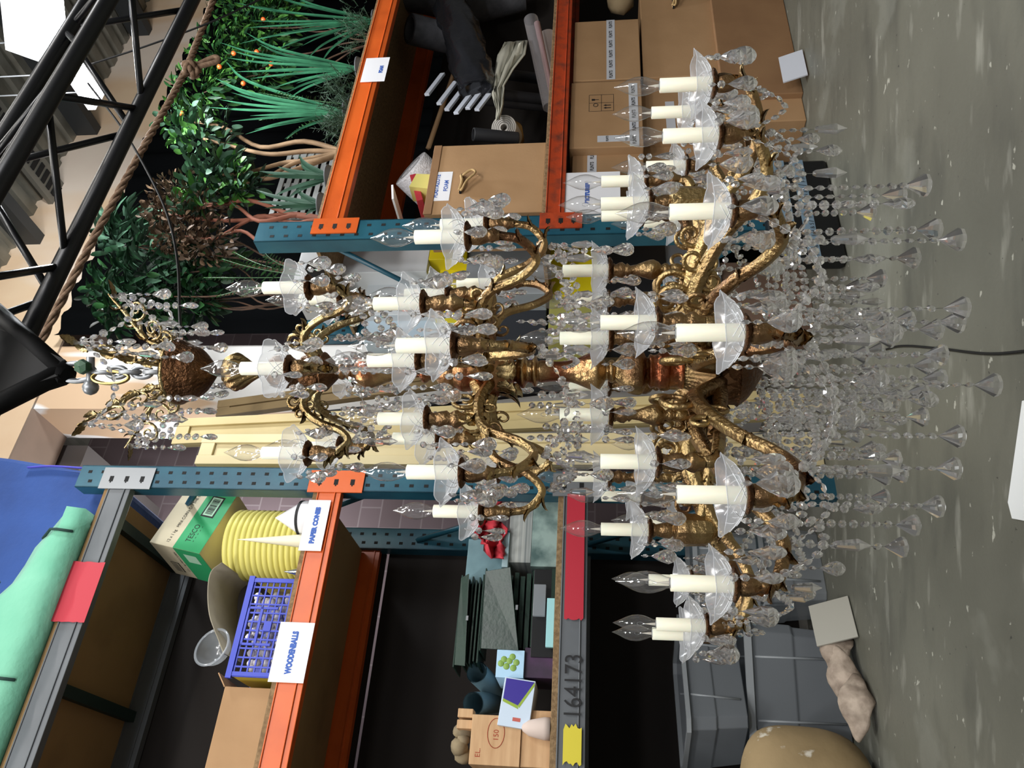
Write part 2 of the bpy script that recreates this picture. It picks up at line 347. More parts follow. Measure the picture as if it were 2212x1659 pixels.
def on_beam(x0, x1, y0, y1, t, name, m_, parent, torn=0, lab=None, th=.002):
    s0, s1, z0, z1 = rect(x0, x1, y0, y1, t); mb = MB()
    if torn:
        n = 9; vs = []; up = []
        for i in range(n + 1): vs.append((s0 + random.uniform(0, torn), t, z0 + (z1 - z0) * i / n))
        for i in range(n, -1, -1): vs.append((s1 - random.uniform(0, torn), t, z0 + (z1 - z0) * i / n))
        k = len(vs); mb.add(vs + [(a, b_ + th, c_) for a, b_, c_ in vs], [tuple(range(k))[::-1], tuple(range(k, 2 * k))] + [(i, (i + 1) % k, (i + 1) % k + k, i + k) for i in range(k)])
    else: mb.box(s0, s1, t, t + th, z0, z1)
    return solo(name, mb, m_) if parent is None else part(name, mb, m_, parent, lab), (s0, s1, z0, z1)
M_RT = mat('red_tape', 'b02a3a', .45); M_YT = mat('yellow_tape', 'd0c23a', .5)
on_beam(133, 205, 1212, 1345, TA - .014, 'red_tape', M_RT, rackA, .006)
on_beam(1222, 1262, 1065, 1340, TA - .014, 'red_tape', M_RT, rackA, .012)
on_beam(1216, 1256, 1562, 1659, TA - .014, 'yellow_tape', M_YT, rackA, .03)
p = plane(1260, 1556, TA - .013); p2 = plane(1260, 1425, TA - .013)
mb = text_mesh('164173', .115, lambda x, y: (p.x + x, TA - .0135, p.z + y + .012), width=p2.x - p.x)
part('handwritten_number', mb, M_INKK, rackA)
def sign(x0, x1, y0, y1, t, lines, label, size=.035, twist=0, frac=.72, group=None, vpos=None):
    s0, s1, z0, z1 = rect(x0, x1, y0, y1, t); o = ((s0 + s1) / 2, t, z0)
    e = thing('paper_sign', o, label, 'sign')
    part('paper', MB().box(s0, s1, t, t + .0015, z0, z1), M_PAPER, e)
    mb = MB(); n = len(lines); wd = (s1 - s0) * frac
    for i, l in enumerate(lines):
        zc = (z0 + z1) / 2 - size * .35 + (n / 2 - .5 - i) * size * 1.5 + (vpos or 0)
        text_mesh(l, size, lambda x, y, zc=zc: ((s0 + s1) / 2 - wd * (len(l) / max(map(len, lines))) / 2 + x, t - .0008, zc + y), mb=mb, bold=.003, width=wd * len(l) / max(map(len, lines)))
    part('lettering', mb, M_INKB, e); return e
sign(656, 704, 1080, 1190, TA - .014, ['PAPER CONES'], 'white paper sign reading PAPER CONES on the orange beam by the teal post')
sign(592, 668, 1344, 1475, TA - .014, ['WOODENBALLS'], 'white paper sign reading WOODENBALLS on the orange beam below the blue crate', .04)
TBk = 3.157; SB = 3.02; RB = 9.4
rackB = thing('pallet_rack', (6, TBk, 0), 'pallet rack with plants on top and a bright orange upper beam', 'storage rack')
mb = MB(); channel_post(mb, SB, SB + .15, TBk, 3.19); part('upright_post', mb, [M_TEAL, M_BLK], rackB)
mb = MB(); channel_post(mb, SB, SB + .15, TBk + .9, 3.19); part('upright_post', mb, [M_TEAL, M_BLK], rackB)
for a, c in ((.4, 1.3), (2.75, 1.9)): brace(rackB, 3.06, TBk + .1, a, TBk + .88, c)
for z0, z1, mt, nm in ((2.69, 2.83, M_ORG, 'bright orange beam'), (1.42, 1.525, M_RUST, 'worn red orange beam')):
    mb = MB(); c_beam(mb, SB + .15, RB, TBk, z0, z1); bm = part('beam', mb, mt, rackB, nm, bev=.003)
    mb = MB(); c_beam(mb, SB + .15, RB, TBk + .9, z0, z1); part('beam', mb, mt, rackB, nm)
    mb = MB(); bracket(mb, SB + .045, SB + .16, TBk - .002, z0 - .1, z1 + .03); part('beam_bracket', mb, [mt, M_BLK], bm)
    part('shelf_board', MB().box(SB + .005, RB, TBk + .01, TBk + .93, z1, z1 + .022), M_CHIP, rackB, bev=.002)
part('shade_sheet', MB().box(SB + .6, RB, TBk + .96, TBk + .975, .05, 2.6), mat('shade_board', '1c1714', .9), rackB)  # added dark sheet in place of the shade inside this rack
sign(785, 836, 125, 176, TBk - .014, ['FOAM'], 'white paper sign reading FOAM on the bright orange beam', .03, frac=.3, vpos=-.04)
# ------------------------------------------------------------------ black triangular truss
TC = 1.394
tr = thing('lighting_truss', (1.2, TC, 2.71), 'black triangular lighting truss overhead that the chandelier hangs from', 'truss')
CH = ((1.535, 2.712), (1.25, 2.712), (1.394, 2.965))
for (t, z) in CH: part('chord_tube', MB().tube([(.55, t, z), (6.6, t, z)], .025, 16), M_TRUSS, tr)
def ps(a, c): return (a[0], a[1], c)
st = .34; k = 0; s = .62
while s < 6.3:
    for (i, j) in ((0, 2), (1, 2), (0, 1)):
        a, c = (CH[i], CH[j]) if k % 2 == 0 else (CH[j], CH[i])
        off = .0 if (i, j) != (0, 1) else .12
        part('diagonal_brace', MB().tube([(s + off, a[0], a[1]), (s + st + off - .03, c[0], c[1])], .0105, 10), M_TRUSS, tr)
    s += st; k += 1
# suspension yoke
ap = Vector((.937, 1.394, 2.425))
M_YOKE = mat('matt_black_steel', '060607', .6, spec=.2)
for sg in (-1, 1): part('yoke_bar', MB().tube([ap + Vector((-.01 * sg, 0, 0)), (ap.x + sg * .215, 1.394, 2.74)], .024, 12), M_YOKE, tr)
part('yoke_plate', MB().add([(.82, 1.375, 2.66), (1.06, 1.375, 2.66), (.96, 1.375, 2.43), (.915, 1.375, 2.43), (.82, 1.413, 2.66), (1.06, 1.413, 2.66), (.96, 1.413, 2.43), (.915, 1.413, 2.43)],
     [(0, 3, 2, 1), (4, 5, 6, 7), (0, 1, 5, 4), (1, 2, 6, 5), (2, 3, 7, 6), (3, 0, 4, 7)]), M_YOKE, tr)
# fluorescent lamps
def lamp(xa, ya, xb, yb, h, wdt, label, strength):
    a = onh(xa, ya, h); c = onh(xb, yb, h); mid = (a + c) / 2; L = (c - a).length / 2; ang = math.degrees(math.atan2(c.y - a.y, c.x - a.x)); R_ = RZ(ang)
    e = thing('fluorescent_lamp', (mid.x, mid.y, h - .02), label, 'lamp')
    part('diffuser', MB().obox((mid.x, mid.y, h), (L, wdt / 2, .03), R_), mat('lit_tube', 'ffffff', .5, emit=('f4f8ff', strength)), e)
    part('housing', MB().obox((mid.x, mid.y, h + .06), (L + .05, wdt / 2 + .03, .03), R_), mat('lamp_housing', 'c8c8c8', .5), e)
    for sg in (-1, 1): part('hanging_rod', MB().tube([(mid.x + (c - a).x * .35 * sg, mid.y + (c - a).y * .35 * sg, h + .08), (mid.x + (c - a).x * .35 * sg, mid.y + (c - a).y * .35 * sg, 6.9)], .006, 6), M_GALV, e)
lamp(80, -40, 95, 110, 4.9, .42, 'wide glaring fluorescent lamp fitting at the roof corner', 14)
lamp(178, 148, 216, 206, 4.9, .13, 'small bright fluorescent tube seen just below the truss chord', 20)
# rope with knot, cables
def rope(pts, r, name, label, m_, knot=None, cat='rope', knot_r=.035):
    P = [Vector(p) for p in pts]; Q = []
    L = sum((P[i + 1] - P[i]).length for i in range(len(P) - 1))
    dens = catmull(P, max(4, int(L / (len(P) - 1) / (r * .9)))); mb = MB()
    for k in range(3):
        out = []
        for i, p in enumerate(dens):
            tg = (dens[min(i + 1, len(dens) - 1)] - dens[max(i - 1, 0)]).normalized(); u = tg.cross(Vector((0, 1, 0)))
            if u.length < .1: u = tg.cross(Vector((0, 0, 1)))
            u.normalize(); v_ = tg.cross(u); a = i * .55 + k * 2.094
            out.append(p + (u * math.cos(a) + v_ * math.sin(a)) * r * .55)
        mb.tube(out, r * .56, 6)
    if knot:
        c = Vector(knot)
        for j in range(3):
            pts2 = []
            for i in range(40):
                a = i / 40 * 2 * math.pi; q = Vector((math.cos(2 * a + j) * (2 + math.cos(3 * a + j)), math.sin(2 * a + j) * (2 + math.cos(3 * a)), -math.sin(3 * a + j) * 1.2)) * knot_r * .42
                pts2.append(c + Matrix.Rotation(j * 1.1, 3, 'Y') @ q)
            mb.tube(pts2, r * .75, 7, closed=True)
        mb.tube(catmull([c, c + Vector((.05, 0, -.05)), c + Vector((.09, 0, -.11)), c + Vector((.05, 0, -.13)), c], 6), r * .8, 8)
    return solo(name, mb, m_, label, cat)
M_ROPE = mat('brown_rope', '5c4636', .9, 0, '7a6450', 60, .5)
rp = [plane(20, 870, 2.4), plane(200, 520, 2.4), plane(320, 300, 2.4), plane(392, 170, 2.4), plane(430, 80, 2.4), plane(480, -50, 2.4)]
rope(rp, .017, 'rope', 'thick brown twisted rope with a knot, slung along the plaster beam', M_ROPE, plane(412, 148, 2.38))
M_CBL = mat('black_cable', '111214', .5)
solo('power_cable', MB().tube(catmull([plane(192, 140, 1.7), plane(300, 105, 1.7), plane(420, 62, 1.7), plane(500, 28, 1.7), plane(600, -20, 1.7)], 8), .004, 6), M_CBL, 'thin black cable rising right from the truss across the plaster beam', 'cable')
solo('power_cable', MB().tube(catmull([plane(190, 180, 1.75), plane(262, 275, 1.75), plane(318, 370, 1.75), plane(360, 460, 1.75), plane(383, 560, 1.75), plane(388, 680, 1.75), plane(391, 735, 1.75)], 8), .0045, 6), M_CBL, 'black cable drooping from the lamp down in front of the leafy plants', 'cable')
g = [onh(1835, 758, .006), onh(1880, 765, .006), onh(1940, 748, .006), onh(2020, 752, .006), onh(2130, 764, .006), onh(2230, 757, .006), onh(2400, 740, .006)]
solo('floor_cable', MB().tube(catmull(g, 8), .0045, 6), M_CBL, 'black cable lying on the concrete floor below the crystals', 'cable')
a = onh(2180, 1090, .003)
vs = [onh(2183, 1085, 0), onh(2192, 1120, 0), onh(2300, 1140, 0), onh(2300, 845, 0), onh(2214, 866, 0)]
mb = MB(); k = len(vs); mb.add([(v.x, v.y, .002) for v in vs] + [(v.x, v.y, .008) for v in vs], [tuple(range(k)), tuple(range(k, 2 * k))[::-1]] + [(i, (i + 1) % k, (i + 1) % k + k, i + k) for i in range(k)])
solo('white_board', mb, mat('white_card', 'dfe2e2', .5), 'white board lying on the floor at the edge of the view', 'board')
# ------------------------------------------------------------------ chandelier
CX, CY = .027, 1.68
def axh(V):
    r = ray(V, 800); return EYE + (r * (CY / r.y)).z
chan = thing('chandelier', (CX, CY, axh(400)), 'huge gilt brass chandelier in three tiers of ivory candles, glass dishes and crystal strings', 'chandelier', rot=False)
AX = Vector((CX, CY, 0))
def prof_px(lst):
    P = [(max(.0005, r * .001), axh(V)) for V, r in lst]
    if len(P) < 5: return P
    out = []
    for i in range(len(P) - 1):
        a, b_, c_, d_ = P[max(i - 1, 0)], P[i], P[i + 1], P[min(i + 2, len(P) - 1)]
        for j in range(4):
            t = j / 4; out.append(tuple(.5 * (2 * b_[q] + (c_[q] - a[q]) * t + (2 * a[q] - 5 * b_[q] + 4 * c_[q] - d_[q]) * t * t + (3 * b_[q] - a[q] - 3 * c_[q] + d_[q]) * t ** 3) for q in (0, 1)))
    out.append(P[-1]); return [(max(.0005, r), z) for r, z in out]
def fl(n, amp, tw=0, z0=0):
    return lambda r, z, a: r * (1 + amp * abs(math.sin(n * a / 2 + tw * (z - z0))) - amp * .5)
# canopy dish, stem, hubs
dish = prof_px([(384, 20), (383, 68), (388, 73), (396, 71), (412, 62), (432, 53), (448, 36), (462, 18), (470, 9), (484, 8)])
part('canopy_dish', MB().lathe(dish, (CX, CY, 0), n=64, flute=lambda r, z, a: r * (1 + .018 * math.sin(22 * a + z * 60))), M_BRD, chan, 'dark embossed brass canopy dish')
part('canopy_rim', MB().lathe(prof_px([(380, 70), (380, 74), (387, 75), (388, 71)]), (CX, CY, 0), n=48), M_GOLD, chan)
part('stem', MB().lathe(prof_px([(380, 9), (484, 8), (1640, 10)]), (CX, CY, 0), n=16), M_BRD, chan)
part('twisted_baluster', MB().lathe(prof_px([(478, 8), (484, 14), (490, 28), (503, 38), (515, 39), (530, 30), (545, 20), (560, 12)]), (CX, CY, 0), n=64, flute=fl(12, .22, 55)), M_BR, chan)
part('leaf_hub', MB().lathe(prof_px([(575, 12), (590, 30), (612, 36), (632, 30), (648, 20), (655, 34), (668, 37), (692, 38), (700, 36), (702, 44), (712, 34), (728, 18), (734, 12)]), (CX, CY, 0), n=48, flute=lambda r, z, a: r * (1 + (.08 * abs(math.sin(6 * a)) if z > axh(650) else 0))), M_BRD, chan)
part('baluster', MB().lathe(prof_px([(728, 12), (734, 16), (740, 18), (746, 13), (752, 18), (758, 16), (764, 12), (772, 24), (785, 33), (800, 36), (820, 30), (845, 21), (880, 15), (905, 13), (912, 22), (920, 25), (930, 18), (945, 14)]), (CX, CY, 0), n=32), M_CU, chan)
part('tier_hub', MB().lathe(prof_px([(940, 14), (955, 34), (975, 40), (985, 36), (1000, 44), (1028, 42), (1040, 52), (1052, 57), (1075, 52), (1100, 36), (1112, 22), (1125, 34), (1132, 36), (1140, 24), (1150, 26)]), (CX, CY, 0), n=40, flute=lambda r, z, a: r * (1 + (.05 * math.cos(8 * a) if axh(1110) < z < axh(1030) else 0))), M_CU, chan)
part('column_section', MB().lathe(prof_px([(1148, 24), (1153, 32), (1158, 33), (1163, 22), (1170, 24), (1200, 21), (1235, 24), (1262, 34), (1282, 42), (1292, 42), (1302, 30), (1310, 18), (1318, 24), (1324, 24), (1330, 18)]), (CX, CY, 0), n=36), M_CU, chan)
part('leaf_vase', MB().lathe(prof_px([(1328, 18), (1336, 26), (1350, 40), (1368, 47), (1385, 46), (1394, 30), (1400, 26)]), (CX, CY, 0), n=48, flute=lambda r, z, a: r * (1 + .09 * abs(math.sin(5 * a)))), M_BR, chan)
part('reeded_drum', MB().lathe(prof_px([(1398, 26), (1404, 36), (1412, 34), (1420, 36), (1426, 40), (1440, 40), (1448, 35), (1462, 34), (1470, 38), (1475, 38)]), (CX, CY, 0), n=48, flute=lambda r, z, a: r * (1 + (.03 * math.cos(24 * a) if axh(1445) < z < axh(1424) else 0))), M_CU, chan)
part('fluted_bell', MB().lathe(prof_px([(1474, 34), (1480, 36), (1500, 46), (1520, 60), (1534, 70), (1540, 70)]), (CX, CY, 0), n=96, flute=lambda r, z, a: r * (1 + .04 * math.cos(30 * a))), M_BR, chan)
part('embossed_band', MB().lathe(prof_px([(1538, 66), (1542, 72), (1548, 70), (1585, 70), (1590, 74), (1596, 70), (1612, 58), (1628, 38), (1640, 20), (1650, 1)]), (CX, CY, 0), n=72, flute=lambda r, z, a: r * (1 + .015 * math.cos(40 * a))), M_BRD, chan)
# acanthus leaves standing round the bottom hub
def leaf_blade(mb, base, out, up, L, wd, curl, mi=0):
    """a broad ribbed leaf from base, bending outward"""
    side = out.cross(up).normalized(); n = 8; vs = []; fs = []
    for i in range(n + 1):
        t = i / n; c = base + up * (L * math.sin(t * 1.4) / 1.0) + out * (curl * t * t)
        ww = wd * (math.sin(math.pi * min(1, t * .92 + .08)) ** .6) * (1 + .18 * math.sin(t * 22))
        vs += [c - side * ww - out * ww * .25, c - side * ww * .45 + out * ww * .15, c + out * ww * -.05, c + side * ww * .45 + out * ww * .15, c + side * ww - out * ww * .25]
    for i in range(n):
        for j in range(4): fs.append((i * 5 + j, i * 5 + j + 1, i * 5 + j + 6, i * 5 + j + 5))
    k = len(vs); vs2 = [v - out * .003 for v in vs]
    mb.add(vs, fs, mi, True); mb.add(vs2, [f[::-1] for f in fs], mi, True)
def polar(a): a = math.radians(a); return Vector((math.sin(a), -math.cos(a), 0))   # angle from the camera side towards the right
for k in range(8):
    o = polar(k * 45 + 20); mb = MB(); leaf_blade(mb, AX + o * .066 + Vector((0, 0, axh(1600))), o, Vector((0, 0, 1)), .07, .022, .03); part('acanthus_leaf', mb, M_BR, chan)
for k in range(8):
    o = polar(k * 45); mb = MB(); leaf_blade(mb, AX + o * .05 + Vector((0, 0, axh(1075))), o, Vector((0, 0, -1)), .05, .018, .03); part('acanthus_leaf', mb, M_GOLD, chan)
def spiral(mb, c, ex, ez, R0, turns, r, start=0, sgn=1):
    pts = []; rr = []; n = int(16 * turns)
    for i in range(n + 1):
        t = i / n; a = start + sgn * t * turns * 2 * math.pi; R = R0 * (1 - .82 * t)
        pts.append(c + ex * math.cos(a) * R + ez * math.sin(a) * R); rr.append(r * (1 - .45 * t))
    mb.tube(pts, rr, 8)
EZ = Vector((0, 0, 1))
# crown of scrolled leaves
for k, ang in enumerate((-40, 20, 80, 140, 200, 260)):
    o = polar(ang); zb_ = axh(384); mb = MB()
    pp = catmull([AX + o * r + EZ * (zb_ + h) for r, h in ((.045, 0), (.06, .036), (.075, .066), (.102, .088), (.13, .108), (.152, .126), (.178, .148))], 6)
    mb.tube(pp, interp([.008, .007, .006, .006, .005, .004, .002], len(pp)), 8)
    spiral(mb, AX + o * .098 + EZ * (zb_ + .05), o, EZ, .03, 1.5, .004, 1.2)
    spiral(mb, AX + o * .142 + EZ * (zb_ + .084), o, EZ, .028, 1.4, .0038, 1.6)
    spiral(mb, AX + o * .075 + EZ * (zb_ + .02), o, EZ, .018, 1.3, .004, .6, -1)
    for (r, h, cl) in ((.06, .025, .02), (.08, .055, .03), (.11, .085, .02), (.15, .115, .02), (.17, .135, .015)):
        leaf_blade(mb, AX + o * r + EZ * (zb_ + h), (o * .6 + EZ * .4).normalized(), (EZ * .8 - o * .5 if cl > .018 else o), .028, .009, cl)
    part('crown_scroll', mb, M_GOLD, chan, 'openwork gilt leaf scroll')
# shared meshes of candle pieces, origin at the drip pan
def bobeche_mesh(R=.062, H=.034):
    mb = MB(); NP = 6; n = 72; nr = 9
    def pt(i, q, off=0):
        a = 2 * math.pi * i / n; ph = (a * NP / (2 * math.pi)) % 1; sc = 1 - .11 * (abs(ph - .5) * 2) ** 1.2
        k = 1 - (1 - sc) * q ** 2; rr = (.014 + (R - .014) * q) * k; wave = .1 * (abs(ph - .5) * 2)
        return Vector((rr * math.cos(a), rr * math.sin(a), H * (q ** 2.0) * (1 - wave) + .004 + off))
    vs = [pt(i, j / nr) for j in range(nr + 1) for i in range(n)]
    fs = [(j * n + i, j * n + (i + 1) % n, (j + 1) * n + (i + 1) % n, (j + 1) * n + i) for j in range(nr) for i in range(n)]
    mb.add(vs, fs, 0, True)
    mb.tube([pt(i, 1) for i in range(n)], .0009, 4, 0, closed=True)
    for p in range(NP):     # engraved crosses in each petal
        c = (p + .5) * n / NP
        for d0, q0, d1, q1 in ((-4.5, .25, 4.5, .85), (4.5, .25, -4.5, .85), (-2.0, .2, 5, .65), (2.0, .2, -5, .65)):
            L = [pt(c + d0 + (d1 - d0) * t / 7, q0 + (q1 - q0) * t / 7, -.0007) for t in range(8)]
            mb.tube(L, .0006, 4, 1)
    return mb.mesh('glass_bobeche', [M_DISH, M_ENGR])
def pan_mesh():
    mb = MB().lathe([(.012, -.004), (.02, -.006), (.026, -.002), (.0275, .001), (.025, .003), (.012, .002)], n=40, flute=lambda r, z, a: r * (1 + (.035 * math.sin(14 * a) if r > .022 else 0)))
    mb.lathe([(.012, -.002), (.013, -.01), (.011, -.013)], n=20); return mb.mesh('drip_pan', M_BRD)
def sleeve_mesh(L=.098, r=.0132):
    mb = MB().lathe([(r, .002), (r, L), (r - .0015, L + .0005), (r - .0015, L - .01), (.006, L - .012), (.001, L - .012)], n=28); return mb.mesh('candle_sleeve', M_SLV)
def bulb_mesh():
    P = [(.0085, -.004), (.009, .004), (.0125, .012), (.0165, .024), (.0176, .034), (.0165, .046), (.0125, .058), (.0075, .068), (.0035, .077), (.0012, .083), (.0002, .085)]
    mb = MB().lathe(P, n=24)
    mb.lathe([(.0088, -.012), (.0088, -.002), (.0065, .0)], n=16, mi=1)
    mb.lathe([(.003, 0), (.0022, .008), (.001, .016), (.0006, .02)], n=10, mi=2)
    mb.tube([(-.004, 0, .03), (-.002, 0, .036), (.002, 0, .036), (.004, 0, .03)], .0004, 4, 1); mb.tube([(0, 0, .02), (-.004, 0, .03)], .0003, 4, 1); mb.tube([(0, 0, .02), (.004, 0, .03)], .0003, 4, 1)
    return mb.mesh('candle_bulb', [M_BULB, M_GALV, M_FILA])
def cup_mesh(kind):
    if kind == 'cup': P = [(.012, -.004), (.016, -.01), (.0165, -.02), (.014, -.032), (.011, -.04), (.014, -.046), (.0105, -.052), (.0095, -.06)]
    elif kind == 'baluster': P = [(.011, -.004), (.0145, -.008), (.012, -.012), (.016, -.02), (.0165, -.026), (.011, -.033), (.014, -.036), (.009, -.042), (.011, -.055), (.016, -.068), (.0205, -.082), (.021, -.09), (.016, -.1), (.009, -.106), (.013, -.112), (.013, -.117), (.009, -.122), (.012, -.13), (.0125, -.14), (.008, -.15)]
    else: P = [(.011, -.004), (.0155, -.008), (.012, -.013), (.0155, -.028), (.017, -.04), (.012, -.046), (.0175, -.056), (.0185, -.062), (.012, -.07), (.009, -.08)]
    fn = (lambda r, z, a: r * (1 + (.1 * abs(math.sin(4 * a)) if kind == 'cup' and z > -.035 else 0)))
    return MB().lathe(P, n=32, flute=fn).mesh('candle_socket', M_BR)
ME = dict(bob=bobeche_mesh(), pan=pan_mesh(), sle=sleeve_mesh(), bulb=bulb_mesh(), cup=cup_mesh('cup'), bal=cup_mesh('baluster'), urn=cup_mesh('urn'))
def inst(name, me, parent, wpos, rz=0, tilt=0):
    ob = link(bpy.data.objects.new(name, me)); ob.parent = parent; ob.location = Vector(wpos) - ORG[parent]; ob.rotation_euler = (tilt, 0, rz); ORG[ob] = Vector(wpos); return ob
# crystals
def drop_prof(mb, c, L, wd, dp, rz=0, n=10):
    """faceted almond drop hanging down from c"""
    P = [(.05, 0), (.3, .12), (.62, .3), (.9, .5), (1, .66), (.86, .83), (.5, .95), (.12, 1)]; vs = []; fs = []; M_ = RZ(math.degrees(rz))
    for j, (r, z) in enumerate(P):
        for i in range(n):
            a = 2 * math.pi * (i + .5 * (j % 2)) / n; vs.append(Vector(c) + M_ @ Vector((math.cos(a) * r * wd / 2, math.sin(a) * r * dp / 2, -z * L)))
    for j in range(len(P) - 1):
        for i in range(n):
            q = [j * n + i, j * n + (i + 1) % n, (j + 1) * n + (i + 1) % n, (j + 1) * n + i]
            if j % 2 == 0: fs += [(q[0], q[2], q[3]), (q[0], q[1], q[2])]
            else: fs += [(q[0], q[1], q[3]), (q[1], q[2], q[3])]
    fs += [tuple(range(n)), tuple(range((len(P) - 1) * n, len(P) * n))[::-1]]; mb.add(vs, fs, 0)
def octa(mb, c, r, nrm, th=.4):
    """eight-sided cut bead"""
    nrm = Vector(nrm).normalized(); u = nrm.cross(EZ)
    if u.length < .1: u = Vector((1, 0, 0))
    u.normalize(); v_ = nrm.cross(u); vs = []; fs = []; c = Vector(c)
    for (rr, h) in ((.5, th * .62), (1, .0), (.5, -th * .62)):
        for i in range(8):
            a = 2 * math.pi * (i + .5) / 8; vs.append(c + u * (math.cos(a) * r * rr) + v_ * (math.sin(a) * r * rr) + nrm * (h * r * 1.6))
    for j in range(2):
        for i in range(8): fs.append((j * 8 + i, j * 8 + (i + 1) % 8, (j + 1) * 8 + (i + 1) % 8, (j + 1) * 8 + i))
    fs += [tuple(range(8))[::-1], tuple(range(16, 24))]; mb.add(vs, fs, 0)
def cone_drop(mb, c, L, R, n=10):
    vs = []; fs = []; P = [(.06, 0), (1, .72), (.96, .86), (.35, 1)]
    for j, (r, z) in enumerate(P):
        for i in range(n): a = 2 * math.pi * i / n; vs.append(Vector(c) + Vector((math.cos(a) * r * R, math.sin(a) * r * R, -z * L)))
    for j in range(3):
        for i in range(n): fs.append((j * n + i, j * n + (i + 1) % n, (j + 1) * n + (i + 1) % n, (j + 1) * n + i))
    fs += [tuple(range(n)), tuple(range(3 * n, 4 * n))[::-1]]; mb.add(vs, fs, 0)
def spear(mb, c, L, R, n=6):
    vs = []; fs = []; P = [(.35, 0), (.6, .08), (1, .66), (.05, 1)]
    for j, (r, z) in enumerate(P):
        for i in range(n): a = 2 * math.pi * i / n; vs.append(Vector(c) + Vector((math.cos(a) * r * R, math.sin(a) * r * R, -z * L)))
    for j in range(3):
        for i in range(n): fs.append((j * n + i, j * n + (i + 1) % n, (j + 1) * n + (i + 1) % n, (j + 1) * n + i))
    fs += [tuple(range(n)), tuple(range(3 * n, 4 * n))[::-1]]; mb.add(vs, fs, 0)
def strand(pts, r=.0083, step=.0198, end='drop', size=1.0, spin=None):
    """beads on a wire along pts, ended by a drop; 0 crystal, 1 wire"""
    P = [Vector(p) for p in pts]; mb = MB(); segs = []; L = 0
    for i in range(len(P) - 1): segs.append((P[i + 1] - P[i]).length)
    tot = sum(segs); d = step * .5; mb.tube(P, .0005, 4, 1)
    a0 = random.uniform(0, 3.14) if spin is None else spin
    while d < tot:
        q = d; i = 0
        while i < len(segs) - 1 and q > segs[i]: q -= segs[i]; i += 1
        tg = (P[i + 1] - P[i]).normalized(); c = P[i] + tg * q
        a = a0 + random.uniform(-.5, .5); s_ = Vector((math.cos(a), math.sin(a), 0)); nrm = s_ - tg * s_.dot(tg)
        if nrm.length < .05: nrm = Vector((0, 0, 1))
        octa(mb, c, r * random.uniform(.92, 1.05), nrm); d += step
    e = P[-1]
    if end == 'drop': drop_prof(mb, e, .045 * size, .027 * size, .014 * size, a0)
    elif end == 'big': drop_prof(mb, e, .052 * size, .037 * size, .018 * size, a0)
    elif end == 'cone': cone_drop(mb, e, .042 * size, .02 * size)
    elif end == 'spear': spear(mb, e, .045 * size, .008 * size)
    return mb
def catenary(a, b, sag, n=14):
    return [a.lerp(b, i / n) - EZ * (sag * (1 - (2 * i / n - 1) ** 2)) for i in range(n + 1)]
PEND = []; STR = []    # gathered, then split into the nearest hundred and the rest
def pendant(c, kind='drop', beads=1, size=1.0, r=.0075):
    L = .004 + beads * .0165
    PEND.append((Vector(c), strand([c, Vector(c) - EZ * L], r, .0165, kind, size)))
def dress(c, n=5, size=1.0, R=.052, ph=None, big=False):
    ph = random.uniform(0, 6.28) if ph is None else ph
    for k in range(n):
        a = ph + k * 2 * math.pi / n; p = c + Vector((math.cos(a) * R, math.sin(a) * R, .017))
        pendant(p, 'big' if big and k % 2 else 'drop', random.choice((1, 1, 2)), size * random.uniform(.9, 1.15))
def candle(parent, c, sock='cup', nd=5, rs=1.0, tilt=0, big=False):
    rz = random.uniform(0, 1)
    inst('glass_bobeche', ME['bob'], parent, c, rz); inst('drip_pan', ME['pan'], parent, c, rz)
    inst('candle_sleeve', ME['sle'], parent, c, rz, tilt); inst('candle_bulb', ME['bulb'], parent, c + EZ * .1, rz, tilt); inst('candle_socket', ME[sock], parent, c, rz)
    dress(c, nd, rs, big=big)
ARMS = []
